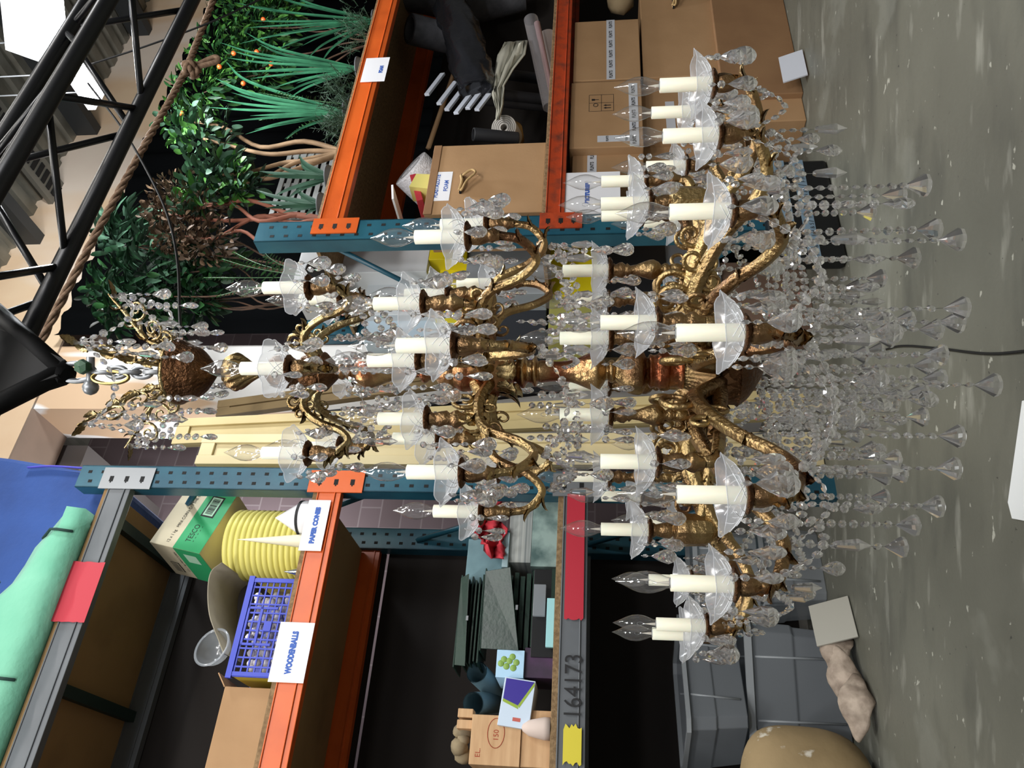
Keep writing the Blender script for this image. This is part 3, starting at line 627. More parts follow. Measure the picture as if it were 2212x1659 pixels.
def arm(c, hubr, hubz, low, hump, rad=.0105, sock='cup', mt=None, nd=5, big=False, scroll=True, curl=.03):
    """gilt S-shaped arm from the hub to a candle standing on drip pan c"""
    o = Vector((c.x - CX, c.y - CY, 0)); R = o.length; o.normalize(); top = {'cup': -.058, 'bal': -.148, 'urn': -.078}[sock]
    if sock == 'cup':
        path = [(hubr, hubz), (hubr + (R - hubr) * .18, hubz + hump), (hubr + (R - hubr) * .38, hubz + hump * .7), (hubr + (R - hubr) * .56, c.z - low * .2 + (hubz - c.z) * .3), (hubr + (R - hubr) * .68, c.z - low * .8), (hubr + (R - hubr) * .82, c.z - low * 1.08), (hubr + (R - hubr) * .96, c.z - low * .86), (R, c.z + top)]
        if low < .05: path[-2] = (hubr + (R - hubr) * .93, c.z + top - .012)
    else:
        path = [(hubr, hubz), (hubr + (R - hubr) * .35, (hubz + c.z + top) / 2 - .02), (R * .93, c.z + top - .025), (R, c.z + top)]
    pp = catmull([AX + o * r + EZ * z for r, z in path], 7); mb = MB()
    mb.tube(pp, [q * random.uniform(.99, 1.01) for q in interp([rad * 1.25, rad * 1.35, rad * 1.1, rad, rad * .95, rad * .95, rad * .85], len(pp))], 24, ridge=.07)
    if sock == 'cup' and scroll:
        q = pp[8]; spiral(mb, q + EZ * (curl * .9) + o * .004, o, EZ, curl, 1.35, rad * .62, -1.6)
        q = pp[16]; spiral(mb, q + EZ * (curl * .72), o, EZ, curl * .7, 1.25, rad * .5, -1.4, -1)
        q = pp[12]; spiral(mb, q - EZ * (curl * .62), o, EZ, curl * .62, 1.2, rad * .42, 1.4)
    side = o.cross(EZ)
    for idx in ((3, 7, 12, 20, 35, 40, 45) if sock == 'cup' else (4, 9, 13)):
        if idx < len(pp) - 1:
            tg = (pp[idx + 1] - pp[idx]).normalized(); nb = tg.cross(side).normalized()
            for sg in (-1, 1): leaf_blade(mb, pp[idx] + nb * sg * rad * .4, (nb * sg), tg, .04, rad * 1.0, .014)
    ob = part('candle_arm', mb, mt or M_BR, chan); candle(ob, c, sock, nd, big=big); ARMS.append((c, pp)); return ob
random.seed(11)
# tier one: six lights
z1 = axh(660)
for k in range(6):
    c = AX + polar(k * 60 + 1) * .2; c.z = EYE + .612; arm(c, .034, axh(690), .075, .02, .008, nd=6, curl=.022, mt=M_GOLD)
# tier two, outer and inner
def place(lst, H, **kw):
    for (y, Y) in lst:
        V = None; lo, hi = 0, 2212
        for _ in range(40):
            mid = (lo + hi) / 2; r = ray(mid, y); h = EYE + (r * (Y / r.y)).z
            if h > H: lo = mid
            else: hi = mid
        c = atY(lo, y, Y); c.z = H; arm(c, **kw)
place([(510, 1.43), (746, 1.30), (1021, 1.37), (1106, 1.59), (484, 1.66), (612, 1.85), (1020, 1.86), (800, 2.03)], EYE + .250, hubr=.05, hubz=axh(1065), low=.115, hump=.012, rad=.0088, nd=6, curl=.034)
place([(655, 1.5), (905, 1.53), (778, 1.46), (635, 1.74), (948, 1.64), (800, 1.9)], EYE + .349, hubr=.045, hubz=axh(1030), low=.1, hump=0, sock='urn', rad=.009, nd=5)
# tier three, outer
T3 = [(718, 1.163), (1070, 1.15), (455, 1.28), (1263, 1.26), (1352, 1.60), (290, 1.42), (180, 1.5), (240, 1.76), (357, 1.98), (480, 2.1), (1127, 2.05), (1255, 1.87), (1372, 1.73), (640, 2.2), (800, 2.24), (960, 2.2)]
place(T3, EYE - .202, hubr=.07, hubz=axh(1548), low=.082, hump=.06, rad=.0115, nd=6, big=True, curl=.04)
# tier three, inner: tall balusters and short urns
place([(584, 1.66), (730, 1.55), (896, 1.55), (833, 1.95), (1030, 1.9), (650, 1.9)], EYE - .012, hubr=.06, hubz=axh(1530), low=.1, hump=0, sock='bal', rad=.011, nd=5)
place([(696, 1.38), (438, 1.6), (998, 1.38), (1145, 1.63), (1073, 1.98), (465, 1.93), (390, 1.8)], EYE - .092, hubr=.065, hubz=axh(1545), low=.1, hump=0, sock='urn', rad=.012, nd=6)
# hexagonal gilt boss on the left branch cluster
for (y, Y, V) in ((1145, 1.63, 1500), (438, 1.6, 1490)):
    c = atY(V, y, Y); mb = MB().lathe([(.012, .045), (.03, .035), (.034, .02), (.032, -.02), (.026, -.032), (.01, -.045)], c, n=8, sm=False); part('branch_boss', mb, M_BR, chan)
# ------------------------------------------------------------------ crystal strings
random.seed(5)
def addS(pts, **kw):
    mb = strand(pts, **kw); STR.append((Vector(pts[0]), mb))
def vert(x0, x1, y, Y, end='cone', **kw):
    a = atY(x0, y, Y); b_ = atY(x1, y, Y); a.x = b_.x; a.y = b_.y; addS([a, b_], end=end, **kw)
# long strings below, each ending in a glass cone
LONG = [(1955, 400, 1.42), (1905, 424, 1.5), (1980, 496, 1.45), (2028, 520, 1.4), (1935, 558, 1.5), (1870, 602, 1.75), (1820, 622, 1.8), (2038, 665, 1.4), (2028, 695, 1.42), (1985, 712, 1.5), (1890, 730, 1.75), (1995, 765, 1.5), (1972, 790, 1.55), (1992, 820, 1.5), (2105, 832, 1.4), (1958, 900, 1.65), (2028, 942, 1.42), (1852, 972, 1.85), (1822, 940, 1.9), (2020, 1012, 1.42), (1915, 1022, 1.7), (1880, 1028, 1.75), (1985, 1092, 1.45), (1935, 1133, 1.5), (1910, 1182, 1.55), (1810, 640, 1.9), (1960, 845, 1.7), (1900, 870, 1.8), (1850, 460, 1.85), (1880, 1075, 1.85), (1840, 800, 1.95), (1870, 760, 1.9), (1930, 690, 1.7), (1900, 990, 1.65)]
for x, y, Y in LONG: vert(random.uniform(1655, 1700), x, y + random.uniform(-2, 2), Y, 'cone')
for x, y, Y in ((1900, 850, 1.5), (1960, 862, 1.45), (1870, 690, 1.4), (1850, 985, 1.45), (1905, 440, 1.35), (1840, 560, 1.45), (1880, 720, 1.35), (1850, 820, 1.35), (1800, 900, 1.4), (1830, 1015, 1.5)): vert(1660, x, y, Y, 'big')
for k in range(26):     # inner curtain round the hub
    a = k * 360 / 26; o = polar(a) * random.choice((.09, .12, .16)); z0_ = axh(1640); ln = random.uniform(.12, .24)
    addS([AX + o + EZ * z0_, AX + o + EZ * (z0_ - ln)], end=random.choice(('drop', 'spear', 'cone')))
low3 = [(c, pp) for c, pp in ARMS if abs(c.z - (EYE - .202)) < .001]
low3.sort(key=lambda q: math.atan2(q[0].x - CX, q[0].y - CY)); low2 = [(c, pp) for c, pp in ARMS if abs(c.z - (EYE + .25)) < .001]
low2.sort(key=lambda q: math.atan2(q[0].x - CX, q[0].y - CY)); low1 = [(c, pp) for c, pp in ARMS if abs(c.z - (EYE + .612)) < .001]
low1.sort(key=lambda q: math.atan2(q[0].x - CX, q[0].y - CY))
for grp, sag, idx, dr in ((low3, .045, 35, .055), (low2, .05, 35, .05), (low1, .035, 35, .04)):
    n = len(grp)
    for i in range(n):
        a = grp[i][1][idx] - EZ * .012; b_ = grp[(i + 1) % n][1][idx] - EZ * .012
        addS(catenary(a, b_, sag), end=None); midp = (a + b_) / 2 - EZ * sag
        if grp is low3:
            addS([a, a - EZ * random.uniform(.05, .1)], end='spear', size=1.3); addS(catenary(grp[i][0] - EZ * .02, grp[(i + 1) % n][0] - EZ * .02, .1), end=None)
            e1 = grp[i][1][14]; addS([e1, e1 - EZ * random.uniform(.08, .16)], end='big')
            h = AX + (grp[i][0] - AX).normalized() * .075; h.z = axh(1640); addS(catenary(h, a, .05), end=None)
        else:
            addS([a, a - EZ * .045], end='spear', size=1.1); h = AX + polar(0) * 0; h = AX.copy(); h.z = 0; o = grp[i][0] - AX; o.z = 0; o.normalize()
            h = AX + o * .06; h.z = a.z - .03; addS(catenary(h, a, sag * .9), end=None)
        pendant(midp, 'drop', 2)
# strings between the candles of tiers two and three, over the column
for k in range(16):
    o = polar(k * 22.5 + 8) * random.uniform(.08, .2); zt = axh(random.uniform(1120, 1200)); addS([AX + o + EZ * zt, AX + o + EZ * (zt - random.uniform(.04, .1))], end=random.choice(('spear', 'drop')))
for k in range(14):
    o = polar(k * 25.7) * random.uniform(.05, .12); zt = axh(random.uniform(700, 790)); addS([AX + o + EZ * zt, AX + o + EZ * (zt - random.uniform(.05, .1))], end=random.choice(('spear', 'drop')))
# crown strings
tips = []
for k, ang in enumerate((-40, 20, 80, 140, 200, 260)):
    o = polar(ang); t_ = AX + o * .176 + EZ * (axh(384) + .143); tips.append(t_)
    addS([t_, t_ - EZ * .1], end='drop', r=.0065); q = AX + o * .15 + EZ * (axh(384) + .12); addS([q, q - EZ * random.uniform(.12, .17)], end='big', size=.8)
    q = AX + o * .11 + EZ * (axh(384) + .09); addS([q, q - EZ * .06], end='spear'); q = AX + o * .09 + EZ * (axh(384) + .01); addS([q, q - EZ * .05], end='drop')
    addS(catenary(t_, AX + o * .05 + EZ * (axh(384) + .03), .05), end=None)
for i in range(6): addS(catenary(tips[i] - EZ * .02, tips[(i + 1) % 6] - EZ * .02, .07), end=None)
def flush(lst, name):
    cam_p = Vector((0, 0, EYE)); lst.sort(key=lambda q: (q[0] - cam_p).length); o = ORG[chan]
    for k, (p, mb) in enumerate(lst[:98]): part(name, mb, [M_CRY, M_WIRE], chan)
    if len(lst) > 98:
        big = MB()
        for p, mb in lst[98:]:
            k = len(big.v); big.v += mb.v; big.f += [tuple(i + k for i in f) for f in mb.f]; big.mi += mb.mi; big.sm += mb.sm
        part(name, big, [M_CRY, M_WIRE], chan, 'crystals on the far side', 'stuff')
print('pendants', len(PEND), 'strands', len(STR))
flush(PEND, 'crystal_pendant'); flush(STR, 'bead_string')
# lamp cord and hanging tackle
sh = thing('shackle', W(.937, 1.394, 2.3), 'grey steel shackle with green pin hanging from the truss point', 'shackle', rot=False)
zt = axh(165); A2 = AX
def ring(mb, c, ex, ez, a, b_, r, n=8):
    mb.tube([c + ex * (math.cos(i / 24 * 6.283) * a) + ez * (math.sin(i / 24 * 6.283) * b_) for i in range(24)], r, n, closed=True)
X_ = Vector((1, 0, 0)); Y_ = Vector((0, 1, 0))
mb = MB(); ring(mb, A2 + EZ * zt, X_, EZ, .02, .045, .0065); part('bow', mb, M_GALV, sh)
mb = MB().tube([A2 + EZ * (zt - .035) - X_ * .035, A2 + EZ * (zt - .035) + X_ * .035], .009, 12); mb.sphere(A2 + EZ * (zt - .035) - X_ * .035, .018, 10); part('pin', mb, M_GALV, sh)
mb = MB().lathe([(.001, .015), (.016, .012), (.018, 0), (.014, -.012), (.001, -.014)], A2 + EZ * (zt - .03) + X_ * .012 - Y_ * .018, RX(90), 6, sm=False); part('pin_nut', mb, mat('green_paint', '1e4a2c', .5), sh)
tp = ORG[sh]
ch = thing('steel_chain', A2 + EZ * (zt - .2), 'short grey steel chain between the shackle and the dish of the chandelier', 'chain', rot=False)
for k in range(6):
    mb = MB(); ring(mb, A2 + EZ * (zt - .068 - k * .031), X_ if k % 2 else Y_, EZ, .012, .024, .0055); part('chain_link', mb, M_GALV, ch)
mb = MB(); ring(mb, A2 + EZ * (zt - .09) + X_ * -.012 - Y_ * .01, X_, EZ, .014, .045, .004); part('carabiner', mb, mat('brass_clip', 'b09a62', .3, 1), ch)
# ------------------------------------------------------------------ left rack contents
random.seed(21)
ZA1, ZA2, ZA3 = 1.446, 2.816, 4.066
def cyl(mb, a, b_, r, r2=None, n=24, mi=0, caps=True, sm=True):
    a = Vector(a); b_ = Vector(b_); mb.tube([a, b_], [r, r if r2 is None else r2], n, mi, sm, caps); return mb
# ribbed yellow stack
c = plane(600, 1180, 4.33); P = [(.005, 0)]; zt = plane(513, 1180, 4.33).z
n = 17
for i in range(n):
    z = (zt - ZA2) * i / n; h = (zt - ZA2) / n; P += [(.205, z), (.213, z + h * .5), (.207, z + h * .85), (.2, z + h * .97)]
P += [(.2, zt - ZA2), (.005, zt - ZA2)]
solo('ribbed_tub', MB().lathe(P, (c.x, c.y, ZA2 + .001), n=48), mat('pale_yellow_plastic', 'd8cf72', .5), 'stack of ribbed pale yellow plastic tubs behind the paper cones', 'tub')
# green and cream carton, tilted on the tubs
cc = plane(440, 1158, 4.36); cc.z = zt + .245; mrot = RZ(10) @ RY(13) @ RX(-3); hx, hy, hz = .215, .18, .18
e = thing('carton', (cc.x, cc.y, cc.z - .17), 'cream and green food carton reading MINI CORN ON THE COB, tilted on the yellow tubs', 'box')
ctr = Vector((cc.x + .02, cc.y + .02, cc.z))
M_GRN = mat('carton_green', '2f9a62', .5); M_CRM = mat('carton_cream', 'c9bfa4', .6)
part('body', MB().obox(ctr, (hx, hy, hz), mrot), M_CRM, e, bev=.004)
mrot_f = lambda u, v, face: ctr + mrot @ (Vector((u, -hy - .0012, v)) if face == 0 else Vector((-hx - .0012, -u, v)))
mb = MB()
for face, hw in ((0, hx), (1, hy)):
    for (u0, u1, v0, v1, mi) in ((-hw, hw, -hz, .01, 0),):
        q = [mrot_f(u0, v0, face), mrot_f(u1, v0, face), mrot_f(u1, v1, face), mrot_f(u0, v1, face)]; mb.add(q, [(0, 1, 2, 3)], mi)
part('green_band', mb, M_GRN, e)
mb = MB(); fn = lambda x, y, v=0, u=0, f=0: mrot_f(u + x, v + y, f) + (mrot @ Vector((0, -.001, 0)) if f == 0 else mrot @ Vector((-.001, 0, 0)))
text_mesh('12 x 1 kg   MINI CORN ON THE COB', .03, lambda x, y: fn(x, y, .055, -.19, 0), mb=mb, width=.375)
text_mesh('TESCO', .05, lambda x, y: fn(x, y, -.075, -.16, 0), mb=mb, width=.12)
text_mesh('- - - - -', .03, lambda x, y: fn(x, y, -.1, -.155, 0), mb=mb, width=.11)
text_mesh('12 x 1 kg MINI CORN', .026, lambda x, y: fn(x, y, .02, -.1, 1), mb=mb, width=.22)
def quad(mb, u0, u1, v0, v1, f, mi=0, off=.001):
    d_ = mrot @ (Vector((0, -off, 0)) if f == 0 else Vector((-off, 0, 0))); mb.add([mrot_f(u0, v0, f) + d_, mrot_f(u1, v0, f) + d_, mrot_f(u1, v1, f) + d_, mrot_f(u0, v1, f) + d_], [(0, 1, 2, 3)], mi)
part('lettering', mb, M_INKK, e)
mb = MB(); quad(mb, .02, .17, -.12, -.03, 0, 0, .001); quad(mb, .03, .16, -.11, -.04, 0, 1, .002)
u = .04
while u < .15: w_ = random.uniform(.001, .004); quad(mb, u, u + w_, -.1, -.05, 0, 0, .003); u += w_ + random.uniform(.001, .004)
part('barcode_panel', mb, [M_INKK, mat('pale_green', 'a8d0b4', .6), M_CRM], e); mb = MB(); quad(mb, -.12, -.01, .07, .13, 1, 0, .001); quad(mb, -.115, -.015, .075, .125, 1, 2, .002); u = -.11
while u < -.02: w_ = random.uniform(.001, .003); quad(mb, u, u + w_, .08, .12, 1, 0, .003); u += w_ + .003
part('barcode_panel', mb, [M_INKK, MATS['pale_green'], M_CRM], e); mb = MB(); quad(mb, .04, .13, -.13, -.04, 1, 1, .001)
part('sticker', mb, [M_INKK, MATS['pale_green'], M_CRM], e)
# paper cones
def cone(xa, ya, yb0, yb1, t, name, label, m_, ring_=False, n=32, zb_=ZA2 + .001):
    a = plane(xa, ya, t); s0 = plane(640, yb1, t).x; s1 = plane(640, yb0, t).x; c = Vector(((s0 + s1) / 2, t, zb_)); H = a.z - zb_; r = (s1 - s0) / 2
    mb = MB().lathe([(r, 0), (r * .97, .001), (.001, H)] if not ring_ else [(r * .98, 0), (r, H * .16), (r * .99, H * .3), (.001, H)], c, n=n)
    if ring_: mb.lathe([(r * 1.02, H * .28), (r * 1.03, H * .34), (r * .93, H * .36), (r * .9, H * .3)], c, n=n, mi=1)
    return solo(name, mb, m_ if not ring_ else [m_, M_INKK], label, 'cone')
cone(593, 1125, 1085, 1155, 3.99, 'paper_cone', 'broad white paper cone with a black band near its foot', M_PAPER, True)
cone(512, 1168, 1153, 1184, 3.97, 'paper_cone', 'tall slender cream cone beside the broad white one', mat('waxed_paper', 'ddd6bc', .35))
cone(613, 1236, 1226, 1245, 3.95, 'metal_cone', 'small shiny silver cone beside the blue crate', mat('polished_metal', 'c8ccd0', .2, 1))
# blue and yellow folding crate
tq = 3.97; s0, s1, z0, z1 = rect(480, 640, 1250, 1462, tq); z0 = ZA2 + .001; z1 = plane(515, 1350, tq).z; dp = .32
M_BLUE = mat('blue_plastic', '2c3fb4', .4); M_YEL = mat('yellow_plastic', 'c8b440', .45)
e = thing('folding_crate', ((s0 + s1) / 2, tq, z0), 'blue lattice-sided folding crate with yellow ends, full of bagged balls', 'crate')
mb = MB(); Wd = s1 - s0; Hh = z1 - z0
for k in range(12): x = s0 + Wd * k / 11; mb.box(x - .004, x + .004, tq, tq + .01, z0, z1)
for k in range(9): z = z0 + Hh * k / 8; mb.box(s0, s1, tq + .001, tq + .009, z - .004, z + .004)
mb.box(s0 - .012, s1 + .012, tq - .008, tq + .016, z1 - .03, z1); mb.box(s0, s1, tq - .002, tq + .01, z0, z0 + .018)
cx_ = (s0 + s1) / 2
for x0_, x1_, q0, q1 in ((cx_ - .1, cx_ + .1, .58, .63), (cx_ - .1, cx_ - .088, .3, .88), (cx_ + .088, cx_ + .1, .3, .88), (cx_ - .1, cx_ + .1, .84, .88), (cx_ - .025, cx_ + .025, .36, .5), (s0, s0 + .02, 0, 1), (s1 - .02, s1, 0, 1)): mb.box(x0_, x1_, tq - .005, tq + .004, z0 + Hh * q0, z0 + Hh * q1)
part('lattice_side', mb, M_BLUE, e); mb = MB(); mb.box(s0, s1, tq + dp - .01, tq + dp, z0, z1)
mb.box(s0, s1, tq, tq + dp, z0, z0 + .01); part('rear_side', mb, M_BLUE, e)
for x in (s0 - .002, s1 - .01): part('end_panel', MB().box(x, x + .012, tq + .012, tq + dp, z0, z1 - .03), M_YEL, e, 'yellow end panel')
mb = MB()
for k in range(110): mb.sphere((random.uniform(s0 + .03, s1 - .03), random.uniform(tq + .045, tq + .28), random.uniform(z0 + .035, z1 - .01)), random.uniform(.018, .028), 8, noise=.08)
solo('bagged_ball', mb, mat('pearly_ball', 'd8d4dc', .2), 'pale pearly balls heaped in the blue crate', 'balls', kind='stuff')
# bent sheet and clear bowl over the crate
mb = MB(); vs = []; fs = []; N = 24
A_ = [plane(450 + 0 * i, 1, 1) for i in range(1)]
crv = catmull([plane(x, y, 4.08) for x, y in ((478, 1215), (455, 1235), (448, 1275), (452, 1330), (472, 1385), (482, 1412))], 6)
for p in crv: vs += [(p.x, p.y, p.z), (p.x, p.y + .34, p.z - .03), (p.x, p.y, p.z - .006), (p.x, p.y + .34, p.z - .036)]
for i in range(len(crv) - 1):
    a, b_ = 4 * i, 4 * i + 4; fs += [(a, b_, b_ + 1, a + 1), (a + 2, a + 3, b_ + 3, b_ + 2), (a, a + 2, b_ + 2, b_)]
mb.add(vs, fs, 0, True)
solo('bent_sheet', mb, mat('grey_bent_sheet', '9a927e', .6, 0, '7c7464', 3, .5), 'curved grey-beige sheet resting over the blue crate', 'sheet')
c = plane(458, 1398, 4.1); R_ = .095
P = [(R_ * math.sin(a), -R_ * math.cos(a)) for a in [i * math.pi / 2 / 9 + .02 for i in range(10)]] + [(R_ * 1.12, 0), (R_ * 1.12, .004), (R_ * .98, .003)]
solo('clear_bowl', MB().lathe(P, c, RX(75) @ RY(10), 32), M_TUB, 'clear plastic dome lying on its side above the crate corner', 'bowl')
# open carton and wrapped tray at the left
tq = 4.0; s0, s1, z0, z1 = rect(470, 590, 1480, 1659, tq); s0 -= .25; z0 = ZA2 + .001; z1 = plane(475, 1560, tq).z
e = thing('cardboard_box', ((s0 + s1) / 2, tq, z0), 'plain cardboard box with an open flap beside the blue crate', 'box')
part('body', MB().box(s0, s1 - .01, tq, tq + .36, z0, z1 + .02), M_CARD, e, bev=.003)
part('flap', MB().add([(s1 - .01, tq, z1 + .02), (s1 - .01, tq + .3, z1 + .02), (s1 + .05, tq + .28, z1 + .09), (s1 + .06, tq + .02, z1 + .08), (s1 - .014, tq, z1 + .024), (s1 - .014, tq + .3, z1 + .024), (s1 + .046, tq + .28, z1 + .094), (s1 + .056, tq + .02, z1 + .084)], [(0, 1, 2, 3), (7, 6, 5, 4), (0, 3, 7, 4), (1, 5, 6, 2), (2, 6, 7, 3)]), M_CARD, e)
mb = MB().box(s0 - .1, s1 - .08, tq + .4, tq + .75, z0, z1 + .1)
solo('black_tray', mb, mat('black_plastic', '101113', .4), 'long black plastic bin behind the open carton', 'bin', bev=.01)
mb = MB()
for k in range(16): mb.sphere((s1 - .1 - k * .05, tq + .5 + random.uniform(-.05, .05), z1 + .11), random.uniform(.03, .05), 10, sc=(1, .8, .6), noise=.18)
solo('plastic_wrap', mb, mat('grey_film', '8f9296', .25), 'crumpled grey-white plastic wrap lying on the black bin', 'wrap')
# top shelf: blue cushion block and green bundle
tq = 3.86
M_BF = mat('blue_fabric', '284a8c', .85, 0, '213f7a', 3, .5, .4, 25, sheen=.2); M_GF = mat('mint_fabric', '78b89c', .85, 0, '62a88c', 2, .5, .5, 18, sheen=.2)
e = thing('cloth_bundle', (1.2, tq, ZA3), 'big blue cloth covered block on the top shelf above the grey beam', 'bundle')
V_ = [plane(178, 1012, tq), plane(178, 1065, tq), plane(130, 1120, tq), plane(40, 1150, tq), plane(20, 1260, tq)]
prof = [(1.98, ZA3 + .17), (1.9, ZA3 + .012), (1.45, ZA3 + .012), (.5, ZA3 + .012), (.3, ZA3 + .6), (.3, 5.7), (1.2, 5.95), (2.15, 5.6), (2.08, 4.9)]
k = len(prof); mb = MB(); mb.add([(a, 4.04, z) for a, z in prof] + [(a, 4.75, z) for a, z in prof], [tuple(range(k)), tuple(range(k, 2 * k))[::-1]] + [(i, i + k, (i + 1) % k + k, (i + 1) % k) for i in range(k)])
part('body', mb, M_BF, e, bev=.03)
part('edge_strap', MB().tube(catmull([plane(60, 1010, 4.02), plane(110, 1007, 4.02), plane(180, 1011, 4.02)], 5), .012, 6, flat=.4), mat('violet_strap', '5a58c8', .5), e)
tq = 3.80; e = thing('cloth_bundle', (.9, tq, ZA3), 'mint green cloth bundle tied with cord lying along the top shelf edge', 'bundle')
mb = MB(); N = 26; vs = []; fs = []
for i in range(N + 1):
    t = i / N; s = 1.64 - t * 2.6; top = ZA3 + .2 + .34 * min(1, t * 3) + .012 * math.sin(i * 1.3); fr = tq + .01 * math.sin(i * 2.1); vs += [(s, fr, ZA3 + .004), (s, fr - .03, ZA3 + .1), (s, fr, top - .12), (s, fr + .1, top), (s, fr + .22, top), (s, fr + .23, ZA3 + .004)]
for i in range(N):
    for j in range(6): a = i * 6 + j; b_ = i * 6 + (j + 1) % 6; fs.append((a, b_, b_ + 6, a + 6))
fs += [tuple(range(6))[::-1], tuple(range(N * 6, N * 6 + 6))]; mb.add(vs, fs, 0, True)
part('body', mb, M_GF, e)
for s in (1.5, .72, -.1):
    t = (1.64 - s) / 2.6; top = ZA3 + .2 + .34 * min(1, t * 3)
    part('tie_cord', MB().tube([(s, tq - .012, ZA3 + .02), (s, tq - .04, ZA3 + .1), (s + .01, tq - .012, top - .1), (s, tq + .1, top + .012), (s, tq + .22, top + .01)], .008, 6), mat('dark_cord', '1d3a34', .8), e)
part('blue_tie', MB().tube([(1.1, tq - .03, ZA3 + .43), (1.16, tq - .025, ZA3 + .36), (1.2, tq - .04, ZA3 + .3)], .01, 5), M_BF, e)
# shelf one, left rack
def wallet(x0, x1, y0, y1, t, label, lean=0, leaves=9):
    s0, s1, z0, z1 = rect(x0, x1, y0, y1, t); z0 = ZA1 + .001 if x1 > 1140 else z0; e = thing('expanding_wallet', ((s0 + s1) / 2, t, z0), label, 'wallet'); M_DG = mat('dark_green_card', '20362c', .35, 0, '1a2c26', 6, .5, .15, 40)
    for k in range(leaves):
        q = k / leaves; zz = z0 + (z1 - z0) * q * .8; part('leaf', MB().box(s0 + .02 + .01 * (k % 2), s1 - .012 * (k % 3), t + .012 * k, t + .22, zz, zz + (z1 - z0) * .06), M_DG, e)
    o = (z1 - z0) * .45; mb = MB().add([(s0, t - .01, z1 - o * 1.2), (s1, t - .01, z1 - o * .8), (s1 - .015, t + .02, z1), (s0 + .01, t + .02, z1 - .01), (s0, t - .004, z1 - o * 1.2), (s1, t - .004, z1 - o * .8), (s1 - .015, t + .026, z1), (s0 + .01, t + .026, z1 - .01)], [(0, 1, 2, 3), (7, 6, 5, 4), (0, 4, 5, 1), (1, 5, 6, 2), (2, 6, 7, 3), (3, 7, 4, 0)])
    part('flap', mb, M_DG, e, bev=.002); part('top_cover', MB().box(s0, s1, t + .02, t + .24, z1 - .008, z1 - .002), M_DG, e)
    part('clasp', MB().box((s0 + s1) / 2 - .012, (s0 + s1) / 2 + .012, t - .014, t - .008, (z0 + z1) / 2, (z0 + z1) / 2 + .012), M_GALV, e)
def block(name, x0, x1, y0, y1, t, dp, m_, label, cat, zbase=None, bev=.002, dz=0):
    s0, s1, z0, z1 = rect(x0, x1, y0, y1, t)
    if zbase is not None: z0 = zbase
    return solo(name, MB().box(s0, s1, t, t + dp, z0, z1), m_, label, cat, bev=bev), (s0, s1, z0, z1)
_, q1 = block('storage_box', 1150, 1210, 1230, 1420, 3.98, .35, mat('black_plastic', '101113', .4), 'low dark box under the green wallets', 'box', ZA1 + .001)
wallet(1040, 1149, 1226, 1405, 3.97, 'dark green expanding wallet with open fan of leaves, in front')
wallet(985, 1039, 1240, 1440, 4.02, 'glossy dark green wallet lying on the open-fan one', leaves=5)
block('storage_box', 1150, 1212, 1060, 1224, 4.05, .4, mat('veined_teal', '8fa6a2', .5, 0, '47605f', 9, .55), 'mottled teal marbled block at the shelf bottom by the post', 'block', ZA1 + .001)
block('grey_board', 1100, 1149, 1085, 1215, 4.06, .35, mat('grey_stripe', '70787a', .6, 0, 'b8bcb8', 4, .5, stretch=(.2, .2, 12)), 'striped grey boards stacked on the marbled block', 'boards', None)
block('small_carton', 1086, 1099, 1150, 1225, 4.04, .2, mat('bluish_card', 'a8c4cc', .6), 'thin pale carton lying on the striped boards', 'box')
block('grey_blue_box', 1008, 1085, 1165, 1262, 4.14, .2, mat('teal_grey_card', '6f9098', .6, 0, '58767e', 6, .5), 'grey-blue mottled box standing behind the green wallets', 'box')
mb = MB(); n = 14; vs = []; fs = []
for i in range(n + 1):
    for j in range(n + 1):
        p = plane(1022 + 66 * i / n, 1080 + 125 * j / n - (30 if i < 5 and j > 9 else 0), 4.04 + .05 * math.sin(i * .9 + j * .5) + .03 * math.sin(j * 1.7)); p.z += .02 * math.sin(j * 1.3 + i) - .3 * abs(j / n - .45) * (1 - i / n) * .25; vs.append(p)
for i in range(n):
    for j in range(n): a = i * (n + 1) + j; fs.append((a, a + 1, a + n + 2, a + n + 1))
mb.add(vs, fs, 0, True); o_ = solo('red_cloth', mb, mat('red_cloth', 'b4303c', .8), 'crumpled red cloth behind the gilt arm by the left teal post', 'cloth'); q_ = o_.modifiers.new('s', 'SOLIDIFY'); q_.thickness = .008
_, q = block('snack_carton', 1133, 1208, 1400, 1465, 3.99, .25, mat('plum_card', '2e2433', .45, 0, '4a3050', 7, .5), 'dark plum carton under the pale blue carton with green grapes', 'box', ZA1 + .001)
# pale blue carton with grapes
t = 3.97; s0, s1, z0, z1 = rect(1072, 1132, 1404, 1464, t); e = thing('fruit_carton', ((s0 + s1) / 2, t, z0), 'pale blue carton printed with green grapes', 'box')
part('body', MB().box(s0, s1, t, t + .25, z0, z1), mat('pale_blue_card', 'a9cde6', .5), e, bev=.002)
mb = MB()
for dx, dz in ((.2, .3), (.4, .2), (.45, .45), (.25, .55), (.5, .65), (.35, .75), (.6, .35)): mb.lathe([(.0005, 0), (.016, 0), (.014, .0012), (.0005, .002)], (s0 + (s1 - s0) * (dx + .15), t - .0005, z0 + (z1 - z0) * (dz + .08)), RX(90), 14)
part('grape_print', mb, mat('grape_green', '7ea04a', .5), e)
t = 3.94; s0, s1, z0, z1 = rect(1082, 1150, 1466, 1572, t); e = thing('snack_carton', ((s0 + s1) / 2, t, z0), 'white and purple printed carton tilted in front of the wooden box', 'box')
sh_ = lambda a, z: (a, z - .13 * (a - s0))
def para(mb, a0, a1, b0, b1, tt, mi=0): mb.add([(a0, tt, sh_(a0, b0)[1]), (a1, tt, sh_(a1, b0)[1]), (a1, tt, sh_(a1, b1)[1]), (a0, tt, sh_(a0, b1)[1])], [(0, 1, 2, 3)], mi)
